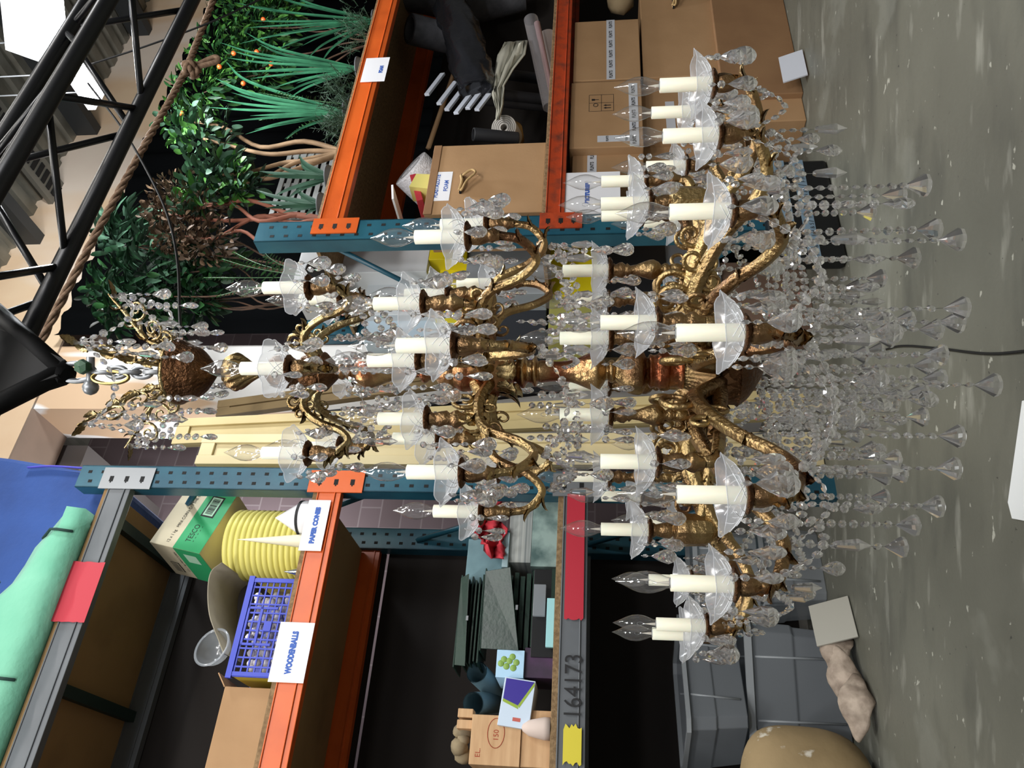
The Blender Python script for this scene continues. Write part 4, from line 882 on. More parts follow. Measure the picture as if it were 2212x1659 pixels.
mb = MB(); mb.obox(((s0 + s1) / 2, t + .1, (z0 + z1) / 2), ((s1 - s0) / 2, .1, (z1 - z0) / 2), RY(6)); part('body', mb, mat('white_print_card', 'c3d3e4', .45), e, bev=.002)
cm = Vector(((s0 + s1) / 2, t + .1, (z0 + z1) / 2)); F_ = lambda u, v, o_=0: cm + RY(6) @ Vector((u * (s1 - s0) / 2, -.1005 - o_, v * (z1 - z0) / 2))
mb = MB(); mb.add([F_(-.1, -.1), F_(.95, -.95), F_(.95, .9), F_(.1, .9)][::1], [(0, 1, 2, 3)], 0); mb.add([F_(-.25, -.15, .0004), F_(-.1, -.1, .0004), F_(.1, .9, .0004), F_(-.02, .9, .0004)], [(0, 1, 2, 3)], 1); mb.add([F_(-.2, -.2, .0004), F_(-.1, -.1, .0004), F_(.95, -.95, .0004), F_(.8, -.98, .0004)], [(0, 1, 2, 3)], 1)
mb.add([F_(-.75, -.4, .0004), F_(-.6, -.4, .0004), F_(-.6, .1, .0004), F_(-.75, .1, .0004)], [(0, 1, 2, 3)], 2)
part('print', mb, [mat('violet_print', '33268a', .45), mat('lime_print', '8ea838', .45), mat('red_print', 'b85a50', .5)], e)
for (xa, ya, xb, yb) in ((1030, 1452, 1062, 1470), (1022, 1520, 1058, 1490)):
    a = plane(xa, ya, 4.1); b_ = plane(xb, yb, 4.1); b_.y += .3; mb = MB()
    mb.tube([a, b_ ], .055, 24, caps=False); mb.tube([a, b_], .051, 24, caps=False)
    solo('card_roll', mb, mat('grey_blue_roll', '64808a', .6), 'grey-blue rolled card tube, %s' % ('upper, beside the grape carton' if ya < 1500 else 'lower, beside the wooden box'), 'tube')
t = 3.96; s0, s1, z0, z1 = rect(1128, 1208, 1540, 1655, t)
_, q = block('wooden_block', 1126, 1208, 1535, 1659, t + .01, .25, mat('pale_wood', 'c8a47c', .7, 0, 'b48e66', 3, .5, stretch=(1, 1, 9)), 'lower pale wooden box marked A1', 'box', ZA1 + .001)
text_mesh('A1', .045, lambda x, y: (q[0] + .15 + x, t + .0085, q[3] - .085 + y), mb=(mbt := MB())); solo_t = solo('marking', mbt, M_INKK); solo_t.name = 'marking'
wb = _; solo_t.parent = wb; solo_t.location = (Vector((solo_t.location)) - wb.location); solo_t.location = Matrix.Rotation(-A33, 3, 'Z') @ solo_t.location; solo_t.rotation_euler = (0, 0, 0)
s0, s1, z0, z1 = rect(1016, 1125, 1545, 1654, t); e = thing('wooden_box', ((s0 + s1) / 2, t, z0), 'pine wooden box marked 150 in a circle', 'box')
part('body', MB().box(s0, s1, t, t + .3, z0 + .001, z1), MATS['pale_wood'], e, bev=.002)
mb = MB(); c = Vector(((s0 + s1) / 2 + .03, t - .0008, (z0 + z1) / 2)); mb.tube([c + Vector((math.cos(a / 24 * 6.283) * .065, 0, math.sin(a / 24 * 6.283) * .04)) for a in range(24)], .0016, 4, closed=True)
text_mesh('150', .034, lambda x, y: (c.x - .035 + x, c.y, c.z - .012 + y), mb=mb); text_mesh('EL.', .034, lambda x, y: (s0 + .03 + x, c.y, z1 - .05 + y), mb=mb)
part('red_marking', mb, mat('red_ink', '9a3a22', .7), e)
a, b_ = plane(1198, 1575, 3.95), plane(1158, 1575, 3.95)
solo('plaster_cone', MB().lathe([(.001, 0), (.05, 0), (.05, .03), (.035, .1), (.015, .13), (.001, .135)], (b_.x, 3.93, ZA1 + .001), n=24), mat('plaster', 'cdbcb2', .8), 'rounded pale plaster cone in front of the wooden boxes', 'plaster piece')
c = plane(985, 1600, 4.05); mb = MB()
for k in range(9): mb.sphere((c.x + random.uniform(-.07, .07), c.y + random.uniform(0, .08), z1 + .035 + random.uniform(0, .04)), random.uniform(.03, .045), 10, noise=.1)
solo('plaster_lump', mb, mat('olive_plaster', '8f8064', .85, 0, '6e6350', 10, .5), 'knobbly olive plaster ornament on top of the pine box', 'ornament')
c = plane(1003, 1560, 3.99)
for k in range(2): solo('wood_offcut', MB().box(c.x - .03 + k * .05, c.x + .01 + k * .05, 3.98, 4.06, z1 + .001, z1 + .075), MATS['pale_wood'], 'small upright wood offcut on the pine box, %s of the pair' % ('left' if k == 0 else 'right'), 'wood offcut', bev=.003)
block('glass_block', 1152, 1178, 1262, 1330, 3.94, .02, M_TUB, 'clear plastic tray leaning in front of the low dark box', 'tray')
block('cyan_card', 1180, 1208, 1292, 1398, 3.925, .02, mat('cyan_card', '94c8cc', .6), 'narrow cyan card standing at the shelf front', 'card', ZA1 + .001)
# ------------------------------------------------------------------ floor under the left rack
def tote(name, ctr, hx, hy, h, rot, label, m_, tilt=None):
    R_ = RZ(rot) if tilt is None else RZ(rot) @ tilt; e = thing(name, ctr, label, 'storage tote'); c = Vector(ctr); mb = MB()
    def loop(k, z, off=0): return [c + R_ @ Vector((x * (hx * k + off), y * (hy * k + off), z)) for x, y in ((-1, -.85), (-.85, -1), (.85, -1), (1, -.85), (1, .85), (.85, 1), (-.85, 1), (-1, .85))]
    lv = [loop(.84, .004), loop(.9, h * .5), loop(.93, h * .52), loop(.97, h * .93)]
    mb.add([p for l in lv for p in l], [(j * 8 + i, j * 8 + (i + 1) % 8, (j + 1) * 8 + (i + 1) % 8, (j + 1) * 8 + i) for j in range(3) for i in range(8)] + [tuple(range(8))[::-1]])
    part('body', mb, m_, e, bev=.006)
    mb = MB(); r1 = loop(.97, h * .93); r2 = loop(1.0, h * .93, .012); r3 = loop(1.0, h, .014); r4 = loop(.97, h); L = [r1, r2, r3, r4]
    mb.add([p for l in L for p in l], [(j * 8 + i, j * 8 + (i + 1) % 8, ((j + 1) % 4) * 8 + (i + 1) % 8, ((j + 1) % 4) * 8 + i) for j in range(4) for i in range(8)]); part('rim', mb, mat('pale_rim_plastic', '8d9296', .35), e)
    for s_ in (-1, 1):
        for x in (-.45, .45): mb = MB().tube([c + R_ @ Vector((x * hx, s_ * hy * .86, .03)), c + R_ @ Vector((x * hx, s_ * hy * .965, h * .9))], .006, 6); part('corner_rib', mb, mat('pale_rim_plastic', '8d9296', .35), e)
    return e
a = onh(1790, 1490); tote('storage_tote', (.98, 4.42, 0), .33, .25, .5, -14, 'large smoky grey plastic tote, tipped, at the lower left under the rack', M_TOTE)
tote('storage_tote', (.92, 4.38, .512), .32, .24, .3, 20, 'smoky grey tote stacked askew on the large one', M_TOTE)
tote('storage_tote', (1.62, 4.5, 0), .24, .2, .34, 4, 'pale translucent tote on the floor by the teal post', M_TUB)
tote('storage_tote', (1.6, 4.48, .35), .24, .2, .36, -8, 'pale translucent tote stacked on the one by the teal post', M_TUB)
# stone-like sack
c = Vector((.3, 3.98, 0)); mb = MB(); n = 40; hN = 26; vs = []; fs = []
for j in range(hN + 1):
    ph = math.pi * j / hN
    for i in range(n):
        a = 2 * math.pi * i / n; sp = abs(math.sin(ph)) ** .6; q = 1 + .03 * math.sin(3 * a + j * .3) + .02 * math.sin(7 * a + 1)
        vs.append((c.x + .42 * sp * math.cos(a) * q, c.y + .18 * sp * math.sin(a) * q, .305 - .3 * math.copysign(abs(math.cos(ph)) ** .7, math.cos(ph)) * -1))
for j in range(hN):
    for i in range(n): fs.append((j * n + i, j * n + (i + 1) % n, (j + 1) * n + (i + 1) % n, (j + 1) * n + i))
mb.add(vs, fs, 0, True)
M_STN = mat('sandy_stone', 'a08a66', .85, 0, '8a7654', 3, .5, .5, 12); nt = M_STN.node_tree; b = nt.nodes['Principled BSDF']; src = b.inputs['Base Color'].links[0].from_socket
src = overlay(nt, src, 'd8d2c4', 12, .62, .68, (1, 1, 1), .85); nt.links.new(src, b.inputs['Base Color'])
solo('fake_boulder', mb, M_STN, 'large sandy boulder with white paint spatter on the floor', 'boulder')
# plaster masks and a tile
M_MSK = mat('plaster_mask', 'b9a999', .7, 0, '857668', 14, .5, .6, 25)
for k, (x, y, t, rz, lab) in enumerate(((1868, 1530, 3.86, 12, 'greyish plaster shell nearest the boulder, lying on the floor'), (1820, 1500, 3.98, -10, 'mottled plaster shell leaning behind the one nearest the boulder'), (1826, 1410, 4.02, 30, 'tan curved plaster shell beside the square tile'))):
    p = onh(x + 5, y); R_ = RZ(rz) @ RY((8, -12, 20)[k]) @ RX(-20); mb = MB().sphere((p.x, t, .1), 1, 28, sc=(.16, .028, .08))
    mb.v = [tuple(Vector((p.x, t, .1)) + R_ @ Vector((v[0] - p.x, (v[1] - t) + .5 * (v[0] - p.x) ** 2 * 4, (v[2] - .1) * (1 - 3.2 * abs(v[0] - p.x))))) for v in mb.v]
    mb.v = [(v[0], v[1] + .012 * math.sin(v[0] * 48 + k) * math.cos(v[2] * 40), v[2] + .006 * math.sin(v[0] * 60)) for v in mb.v]; lo = min(v[2] for v in mb.v); mb.v = [(v[0], v[1], v[2] - lo + .001) for v in mb.v]
    solo('plaster_shell', mb, M_MSK, lab, 'plaster piece')
p = onh(1852, 1330); mb = MB().obox((p.x, p.y + .1, .085), (.11, .006, .1), RZ(14) @ RX(-32)); lo = min(v[2] for v in mb.v); mb.v = [(v[0], v[1], v[2] - lo + .001) for v in mb.v]
solo('square_tile', mb, mat('pale_tile', 'a8a69c', .6), 'pale square tile leaning under the left rack', 'tile', bev=.002)
# ------------------------------------------------------------------ leaning flats between the racks
M_FL1 = mat('cream_flat', 'd6c79c', .6, 0, 'cabb90', 2, .5); M_FL2 = mat('brown_flat', '8f7a56', .7, 0, '6c5a3e', 4, .55); M_FL3 = mat('distressed_black', '17171a', .6, 0, 'b8b0a0', 18, .62, stretch=(1, 1, .2), contrast=.03)
def flat(name, xt, yt, xb, yb, wd, t0, t1, m_, label, framed=True, th=.035):
    if wd > 1: wd = plane(1000, 900 - wd, (t0 + t1) / 2).x - plane(1000, 900, (t0 + t1) / 2).x
    """a scenery flat whose left edge runs from pixel top to pixel bottom on the floor"""
    top = plane(xt, yt, t1); bot = plane(xb, yb, t0); bot.z = .002; ax_ = (top - bot); L = ax_.length; ax_.normalize(); sd = Vector((1, 0, 0)); sd = (sd - ax_ * sd.dot(ax_)).normalized(); nn = ax_.cross(sd).normalized()
    Mx = Matrix((sd, -nn, ax_)).transposed(); c = bot + ax_ * L / 2 + sd * wd / 2
    e = thing(name, (bot.x + wd / 2, bot.y, 0), label, 'scenery flat')
    mb = MB().obox(c, (wd / 2, th / 2, L / 2), Mx); lo = min(v[2] for v in mb.v)
    up = Vector((0, 0, -lo + .001)); mb.v = [tuple(Vector(v) + up) for v in mb.v]; part('panel', mb, m_, e, bev=.002)
    if framed:
        for dx, w2 in ((-wd / 2 + .03, .03), (wd / 2 - .03, .03)): part('stile', MB().obox(c + up + sd * dx - nn * (th / 2 + .011) * (1 if nn.y > 0 else -1), (w2, .01, L / 2 - .001), Mx), m_, e, bev=.003)
        for q in (-L / 2 + .05, -L * .12, L * .25, L / 2 - .05): part('rail', MB().obox(c + up + ax_ * q - nn * (th / 2 + .01) * (1 if nn.y > 0 else -1), (wd / 2 - .06, .009, .045), Mx), m_, e, bev=.003)
    return e
flat('scenery_flat', 425, 1008, 1800, 1012, 62, 4.02, 4.12, M_FL1, 'cream panelled flat standing closest to the left teal post')
flat('scenery_flat', 375, 965, 1800, 905, 55, 4.12, 4.25, mat('cream_flat_two', 'c9b888', .6, 0, 'bba978', 2, .5), 'cream flat leaning just right of the panelled one')
flat('scenery_flat', 440, 932, 1795, 790, 14, 4.3, 4.42, M_FL3, 'black distressed narrow flat between cream and brown flats', False)
flat('scenery_flat', 470, 905, 1790, 740, 36, 4.4, 4.55, M_FL2, 'brown gold-edged flat leaning towards the pillar')
flat('scenery_flat', 1180, 770, 1790, 735, 40, 4.5, 4.7, M_PLYD, 'short plywood sheet leaning beside the brown flat', False)
# ------------------------------------------------------------------ right rack contents
random.seed(33)
ZB1, ZB2 = 1.548, 2.853
M_FOAM = mat('dark_foam', '4a4b50', .85, 0, '56575c', 20, .5, .2, 80)
def roll(xa, ya, ta, axis, L, R_, r, m_, label, cat='roll', name='foam_roll', thick=.25, turns=1):
    """a rolled sheet: end centre at the pixel, body running along axis; both ends show the hollow"""
    a = plane(xa, ya, ta); ax_ = Vector(axis).normalized(); b_ = a + ax_ * L; q = Vector((0, 0, 1)).rotation_difference(ax_).to_matrix(); mb = MB()
    mb.lathe([(r, .001), (R_ * .97, 0), (R_, .006), (R_, L - .006), (R_ * .97, L), (r, L - .001), (r, .001)], a, q, 36)
    for k in range(turns): rr = r + (R_ - r) * (k + 1) / (turns + 1); mb.lathe([(rr, -.0015), (rr + .002, -.0015), (rr + .002, .002)], a, q, 36, mi=1)
    lo = min(v[2] for v in mb.v)
    if lo < ZB1 + .001: mb.v = [(v[0], v[1], v[2] + ZB1 + .002 - lo) for v in mb.v]
    return solo(name, mb, [m_, M_BLK] if not isinstance(m_, list) else m_, label, cat)
roll(885, 62, 3.5, (.34, .52, -.78), .6, .115, .085, M_FOAM, 'thick dark grey foam roll with open end, under the FOAM sign', turns=1)
roll(862, -18, 3.55, (.3, .46, -.83), .5, .13, .1, M_FOAM, 'second dark foam roll at the upper edge of the view')
roll(1010, 20, 3.9, (.3, .0, -.95), .5, .13, .09, M_FOAM, 'broad dark foam roll behind the black bin bag')
roll(1088, 275, 3.42, (.5, .84, -.1), .2, .085, .022, mat('white_tape', 'c9c5bf', .6), 'roll of white tape wrapped in clear film, end on', 'tape roll', 'tape_roll', turns=4)
solo('yellowish_padding', MB().lathe([(.02, 0), (.1, .0), (.105, .1), (.02, .1)], plane(1098, 280, 3.62), RX(-90), 20), mat('amber_roll', 'a8854a', .5), 'amber coloured roll just behind the white tape roll', 'roll')
roll(886, 363, 3.40, (-.25, .68, -.62), .44, .14, .036, mat('bubble_wrap', 'c9c8cc', .3, 0, 'dfdfe4', 60, .5, .8, 90), 'fat white roll of bubble wrap with a dark core hole', 'roll', 'bubble_wrap_roll', turns=1)
for k, (x, y, t_, L, R_, lab) in enumerate(((1032, 215, 3.5, .5, .035, 'slim black foam tube left of the tape roll'), (1128, 150, 3.6, .6, .04, 'upright black tube behind the clear film rolls'), (1125, 195, 3.45, .55, .038, 'upright black tube beside the white cloth'), (1022, 290, 3.3, .3, .042, 'short black tube behind the flap box'), (1070, 320, 3.48, .28, .03, 'black tube end beside the tape roll'))):
    roll(x, y, t_, (.22, .34, -.9), L, R_, R_ * .8, mat('black_tube', '26272b', .6), lab, 'tube', 'black_tube')
# clear film rolls
for x, y, t_, L, R_, lab, m_ in ((1147, 42, 3.32, .62, .052, 'clear film roll nearest the worn red beam', M_FILM), (1160, 50, 3.31, .62, .022, 'pinkish core tube inside the clear film roll', mat('pink_core', '8e7476', .6)), (1182, 80, 3.45, .6, .07, 'pale wrapping paper roll behind the clear film', mat('pale_wrap', 'b3a9a6', .6))):
    a = plane(x, y, t_); b_ = a + Vector((-.62, .1, -.15)) * L / .62
    if m_ is not M_FILM or True:
        a = plane(x, y, t_); b_ = plane(x + 40, y + 190, t_ + .12)
        solo('film_roll', MB().tube([a, b_], [R_, R_ * .85], 24, caps=False), m_, lab, 'roll')
# bin bag with strips
random.seed(4)
pts = catmull([plane(990, -60, 3.5), plane(975, 10, 3.45), plane(1000, 80, 3.38), plane(1020, 150, 3.33), plane(1030, 200, 3.3)], 8); mb = MB(); n = 26
rad = interp([.1, .11, .12, .12, .1], len(pts)); vs = []; fs = []
for i, p in enumerate(pts):
    tg = (pts[min(i + 1, len(pts) - 1)] - pts[max(i - 1, 0)]).normalized(); u = tg.cross(Vector((0, 1, 0))).normalized(); v_ = tg.cross(u)
    for k in range(n): a = 2 * math.pi * k / n; rr = rad[i] * (1 + .09 * math.sin(5 * a + i * .5) + .06 * math.sin(11 * a - i * .9) + random.uniform(-.05, .05)); vs.append(p + u * math.cos(a) * rr * 1.15 + v_ * math.sin(a) * rr * .8)
for i in range(len(pts) - 1):
    for k in range(n): fs.append((i * n + k, i * n + (k + 1) % n, (i + 1) * n + (k + 1) % n, (i + 1) * n + k))
fs.append(tuple(range(n))); fs.append(tuple((len(pts) - 1) * n + k for k in range(n))[::-1]); mb.add(vs, fs, 0, True)
solo('bin_bag', mb, mat('black_bag', '1d1e22', .16, 0, bump=.5, bscale=14, spec=.8), 'shiny black bin bag wrapped round a bundle of white strips', 'bag')
M_STR = mat('white_strip', 'c0c6d2', .4)
for k, (x, y, L, rz) in enumerate(((922, 205, .3, 40), (948, 225, .3, 38), (965, 238, .26, 36), (985, 245, .24, 34), (1010, 235, .2, 36), (1030, 238, .2, 30))):
    p = plane(x, y, 3.28 + .012 * (k % 3)); q = plane(x + 42, y - 55, 3.34); d_ = (q - p).normalized(); mb = MB().obox(p + d_ * L / 2, (.018, .009, L / 2), Vector((0, 0, 1)).rotation_difference(d_).to_matrix())
    solo('plastic_strip', mb, M_STR, 'white plastic strip poking out of the black bin bag, %s from the tip' % ('first', 'second', 'third', 'fourth', 'fifth', 'sixth')[k], 'strip', 'white strips in the bin bag', bev=.002)
# plaster cloth
mb = MB(); vs = []; fs = []; rows = [((1090, 92), (1140, 88)), ((1075, 120), (1135, 118)), ((1068, 160), (1110, 150)), ((1062, 200), (1090, 185)), ((1072, 238), (1086, 225)), ((1070, 262), (1078, 258))]
for j, (a, b_) in enumerate(rows):
    for i in range(9): t = i / 8; x = a[0] + (b_[0] - a[0]) * t; y = a[1] + (b_[1] - a[1]) * t; p = plane(x, y, 3.33 + .03 * math.sin(i * 1.9 + j)); vs.append(p)
for j in range(5):
    for i in range(8): fs.append((j * 9 + i, j * 9 + i + 1, (j + 1) * 9 + i + 1, (j + 1) * 9 + i))
mb.add(vs, fs, 0, True); o_ = solo('cloth_rag', mb, mat('off_white_cloth', 'b9b7a8', .8), 'off-white crumpled cloth hanging above the tape roll', 'cloth'); sm_ = o_.modifiers.new('s', 'SOLIDIFY'); sm_.thickness = .006
# pale wooden batten and back edge
solo('wood_batten', MB().tube([plane(925, 320, 3.7), plane(1010, 70, 3.9)], .02, 4), MATS['pale_wood'], 'pale wooden batten behind the foam in the upper compartment', 'batten')
# PLASTAZOTE box with rope handle
t = 3.20; s0, s1, z0, z1 = rect(928, 1170, 312, 466, t); z0 = ZB1 + .001; s0 += .0
e = thing('cardboard_box', ((s0 + s1) / 2, t, z0), 'flat-fronted cardboard box with a PLASTAZOTE FOAM sign and rope handle', 'box')
part('body', MB().box(s0 + .02, s1, t, t + .32, z0, z1), M_CARD, e, bev=.004)
part('corrugated_edge', MB().box(s0 + .02, s1, t - .006, t + .004, z1 - .045, z1 + .004), M_CARD2, e, bev=.003)
r_ = rect(930, 974, 372, 434, t)
part('paper_sign', MB().box(r_[0], r_[1], t - .002, t - .0005, r_[2], r_[3]), M_PAPER, e)
mb = MB(); text_mesh('PLASTAZOTE', .034, lambda x, y: (r_[0] + .025 + x, t - .003, r_[3] - .05 + y), mb=mb, bold=.001, width=r_[1] - r_[0] - .05); text_mesh('FOAM', .034, lambda x, y: ((r_[0] + r_[1]) / 2 - .045 + x, t - .003, r_[3] - .105 + y), mb=mb, bold=.001, width=.09)
part('lettering', mb, M_INKB, e)
def rope_handle(c, e, w_=.12, drop=.09):
    mb = MB(); P_ = catmull([c + Vector((-w_ / 2, -.006, 0)), c + Vector((-w_ / 2, -.03, -.02)), c + Vector((-.01, -.045, -drop * .5)), c + Vector((w_ * .4, -.05, -drop)), c + Vector((w_ * .7, -.04, -drop * .7)), c + Vector((w_ / 2, -.03, -.02)), c + Vector((w_ / 2, -.006, 0))], 6)
    mb.tube(P_, .007, 8); mb.tube(catmull([c + Vector((-w_ / 2, -.02, .0)), c + Vector((0, -.03, -.012)), c + Vector((w_ / 2, -.02, 0))], 5), .009, 8); part('rope_handle', mb, mat('sisal_rope', 'b89a6c', .9, 0, 'a08458', 80, .5), e)
    part('handle_bar', MB().box(c.x - w_ / 2 - .015, c.x + w_ / 2 + .015, c.y - .02, c.y - .002, c.z - .012, c.z + .0), M_BLK, e)
rope_handle(plane(995, 400, t), e)
# scraps between
p = plane(905, 408, 3.3); solo('foam_wedge', MB().add([(p.x - .1, 3.26, ZB1 + .4), (p.x + .06, 3.26, ZB1 + .5), (p.x + .09, 3.26, p.z + .02), (p.x - .02, 3.26, p.z + .05), (p.x - .1, 3.38, ZB1 + .4), (p.x + .06, 3.38, ZB1 + .5), (p.x + .09, 3.38, p.z + .02), (p.x - .02, 3.38, p.z + .05)], [(0, 1, 2, 3), (7, 6, 5, 4), (0, 4, 5, 1), (1, 5, 6, 2), (2, 6, 7, 3), (3, 7, 4, 0)]), mat('yellow_foam', 'd9d07a', .8), 'pale yellow foam wedge beside the bubble wrap', 'foam piece')
solo('red_sheet', MB().obox(plane(910, 445, 3.45), (.12, .16, .02), RY(-18)), mat('red_sheet', 'b0303e', .6), 'folded red sheet under the bubble wrap roll', 'sheet', bev=.004)
solo('white_sheet', MB().obox(plane(862, 462, 3.36), (.06, .18, .006), RY(-10)), M_PAPER, 'white sheet lying beside the post behind the orange bracket', 'sheet')
# lower compartment boxes
def taped_box(x0, x1, y0, y1, t, dp, label, zb_=None, tapes=(), cat='box', m_=None, words='FLINTS', rot=None):
    s0, s1, z0, z1 = rect(x0, x1, y0, y1, t)
    if zb_ is not None: z0 = zb_
    e = thing('cardboard_box', ((s0 + s1) / 2, t, z0), label, cat); part('body', MB().box(s0, s1, t, t + dp, z0, z1), m_ or M_CARD, e, bev=.005)
    for kind, a, b0, b1 in tapes:
        mb = MB(); tx = MB()
        if kind == 'v':
            c_ = s0 + (s1 - s0) * a; mb.box(c_ - .028, c_ + .028, t - .0015, t - .0003, z0 + (z1 - z0) * b0, z0 + (z1 - z0) * b1); L = (z1 - z0) * (b1 - b0); n = max(1, int(L / .09))
            for k in range(n): zz = z0 + (z1 - z0) * b0 + L * (k + .5) / n; text_mesh(words, .02, lambda x, y, zz=zz: (c_ - .024 + x, t - .002, zz - .008 + y), mb=tx, bold=.0008, width=.048)
        else:
            c_ = z0 + (z1 - z0) * a; mb.box(s0 + (s1 - s0) * b0, s0 + (s1 - s0) * b1, t - .0015, t - .0003, c_ - .028, c_ + .028); L = (s1 - s0) * (b1 - b0); n = max(1, int(L / .1))
            for k in range(n): ss = s0 + (s1 - s0) * b0 + L * (k + .5) / n; text_mesh(words, .03, lambda x, y, ss=ss: (ss - .04 + x, t - .002, c_ - .01 + y), mb=tx, bold=.001, width=.075)
        tp_ = part('printed_tape', mb, mat('printed_tape', 'c4c6cc', .35), e); part('lettering', tx, M_INKK, tp_)
    return e, (s0, s1, z0, z1)
_, (a0, a1, a2, a3) = taped_box(1385, 1545, -40, 165, 3.22, .5, 'tall plain cardboard box with a rope handle, beside the taped boxes')
rope_handle(plane(1452, 8, 3.22), _, .1, .05)
e2, r2 = taped_box(1545, 1697, -60, 205, 3.18, .55, 'large darker cardboard box standing on the floor', .001, (), m_=M_CARD2)
e3, r3 = taped_box(1606, 1728, 200, 262, 3.22, .4, 'small cardboard box on the floor next to the large darker one', .001)
_, r4 = taped_box(1546, 1606, 150, 420, 3.28, .45, 'cardboard box low in the rack behind the gilt scrolls', r3[3] + .001, (), m_=M_CARD2)
_, r5 = taped_box(1386, 1545, 168, 300, 3.28, .42, 'cardboard box with black and brown tape behind the candle glasses', r4[3] + .001, (('h', .6, .1, .6),), words='   ')
_, r6 = taped_box(1376, 1545, 303, 420, 3.34, .4, 'cardboard box partly hidden behind frosted glasses', r4[3] + .001)
a3_ = r5[3]
e7, r7 = taped_box(1232, 1384, 176, 318, 3.2, .4, 'cardboard box with fragile symbols and printed FLINTS tape along its foot', a3_ + .002, (('h', .12, 0, .95), ('v', .97, .0, .0001), ('v', .12, .1, .62)))
mb = MB(); bx = (r7[0] + r7[1]) / 2 + .1; bz = (r7[2] + r7[3]) / 2 + .03; th_ = 3.1985
for u0, u1, v0, v1 in ((-.08, .08, .075, .077), (-.08, .08, -.077, -.075), (-.08, .08, -.001, .001), (-.08, -.078, -.077, .077), (.078, .08, -.077, .077), (-.001, .001, -.077, .077)): mb.box(bx + u0, bx + u1, th_, th_ + .001, bz + v0, bz + v1)
for dx in (-.05, -.025): mb.box(bx + dx - .003, bx + dx + .003, th_, th_ + .001, bz - .06, bz - .02); mb.add([(bx + dx - .009, th_, bz - .03), (bx + dx + .009, th_, bz - .03), (bx + dx, th_, bz - .012)], [(0, 1, 2)])
mb.tube([Vector((bx - .02 + math.cos(i / 12 * 6.283) * .016, th_, bz + .035 + math.sin(i / 12 * 6.283) * .014)) for i in range(12)], .002, 4, closed=True); mb.box(bx + .03, bx + .034, th_, th_ + .001, bz + .015, bz + .06); mb.box(bx + .024, bx + .04, th_, th_ + .001, bz + .04, bz + .06)
part('handling_symbols', mb, M_INKK, e7)
e8, r8 = taped_box(1236, 1376, 320, 372, 3.26, .4, 'torn-flap cardboard box end with a strip of printed tape', a3_ + .002, (('h', .72, .02, .98),))
e9, r9 = taped_box(1240, 1382, 44, 172, 3.2, .42, 'cardboard box at the top of the pile crossed by printed FLINTS tape', a3_ + .002, (('h', .44, 0, 1),))
solo('paper_wad', MB().sphere(plane(1340, 0, 3.4), .11, 12, sc=(1.2, .8, .9), noise=.12), mat('kraft_paper', '9c8868', .8), 'crumpled kraft paper wad on top of the cardboard pile', 'paper')
sign(1213, 1340, 372, 462, TBk + .01, ['PICTURES'], 'large white paper sign ending in TURES hanging below the worn red beam', .03, frac=.5, vpos=.02)
a = onh(1700, 110); solo('paper_sheet', MB().obox((plane(1700, 150, 3.08).x, 3.06, .075), (.12, .004, .07), RX(-20)), mat('plain_white_sheet', 'b9bcc4', .6), 'white sheet propped against the foot of the large box', 'paper')
# black flight case with tape, floor level
t = 3.06; s0, s1, z0, z1 = rect(1655, 1808, 345, 560, t); z0 = .001; s0 = max(s0, 2.55)
e = thing('black_case', ((s0 + s1) / 2, t, 0), 'black plastic wrapped case with blue grey printed tape, on the floor at the post foot', 'case')
part('body', MB().box(s0, s1, t, t + .09, z0, z1), mat('black_plastic', '101113', .4), e, bev=.02)
for c_, lean in ((s0 + (s1 - s0) * .34, .02), (s0 + (s1 - s0) * .75, -.02)):
    pass
for zc in (z1 - .1, z1 - .2):
    tp_ = part('printed_tape', MB().box(s0 + .004, s1 - .004, t - .002, t - .0005, zc - .03, zc + .03), mat('blue_grey_tape', '6f8494', .4), e); tx = MB(); k = s0 + .02
    while k < s1 - .12: text_mesh('F H & S', .03, lambda x, y, k=k: (k + x, t - .003, zc - .024 + y), mb=tx, width=.09); text_mesh('/', .06, lambda x, y, k=k: (k + .1 + x, t - .003, zc - .026 + y), mb=tx); k += .13
    part('lettering', tx, M_INKK, tp_)
# things seen past the post, inside the rack end
def inbox(name, x0, x1, y0, y1, t, dp, zb_, m_, label, cat, bev=.004):
    s0, s1, z0, z1 = rect(x0, x1, y0, y1, t)
    if zb_ is not None: z0 = zb_
    s0 = max(s0, 0); return solo(name, MB().box(s0, s1, t, t + dp, z0, z1), m_, label, cat, bev=bev), (s0, s1, z0, z1)
M_GB = mat('grey_tub', '8b9196', .4); M_Y2 = mat('bright_yellow_plastic', 'd6c418', .4)
_, b1 = inbox('storage_bin', 1560, 1790, 565, 690, 3.72, .3, .001, mat('brown_box', '6c5648', .8), 'brown box on the floor under the right rack end', 'box')
_, b2 = inbox('storage_bin', 1440, 1560, 520, 690, 3.7, .3, b1[3] + .001, mat('grey_blue_bin', '8a929c', .45), 'grey-blue bin in the middle of the stack under the right rack', 'bin')
_, b3 = inbox('storage_bin', 1290, 1440, 500, 700, 3.68, .34, b2[3] + .001, mat('black_crate', '17181b', .5), 'black crate below the bright yellow bin', 'crate')
_, b4 = inbox('yellow_bin', 1185, 1290, 560, 640, 3.72, .32, b3[3] + .001, M_Y2, 'bright yellow bin with folded edge, on the black crate', 'bin')
_, b4b = inbox('yellow_bin', 1183, 1290, 470, 558, 3.6, .32, b3[3] + .001, M_Y2, 'bright yellow bin right beside the teal post', 'bin')
_, b5 = inbox('storage_bin', 1185, 1290, 645, 738, 3.72, .3, b3[3] + .001, mat('olive_bin', '8c8a4a', .5), 'dull olive bin left of the yellow ones', 'bin')
_, c1 = inbox('clear_tub', 1015, 1165, 640, 735, 3.78, .24, ZB1 + .001, mat('dark_bin', '23262c', .5), 'dark bin on the middle shelf behind the gilt scrolls', 'bin')
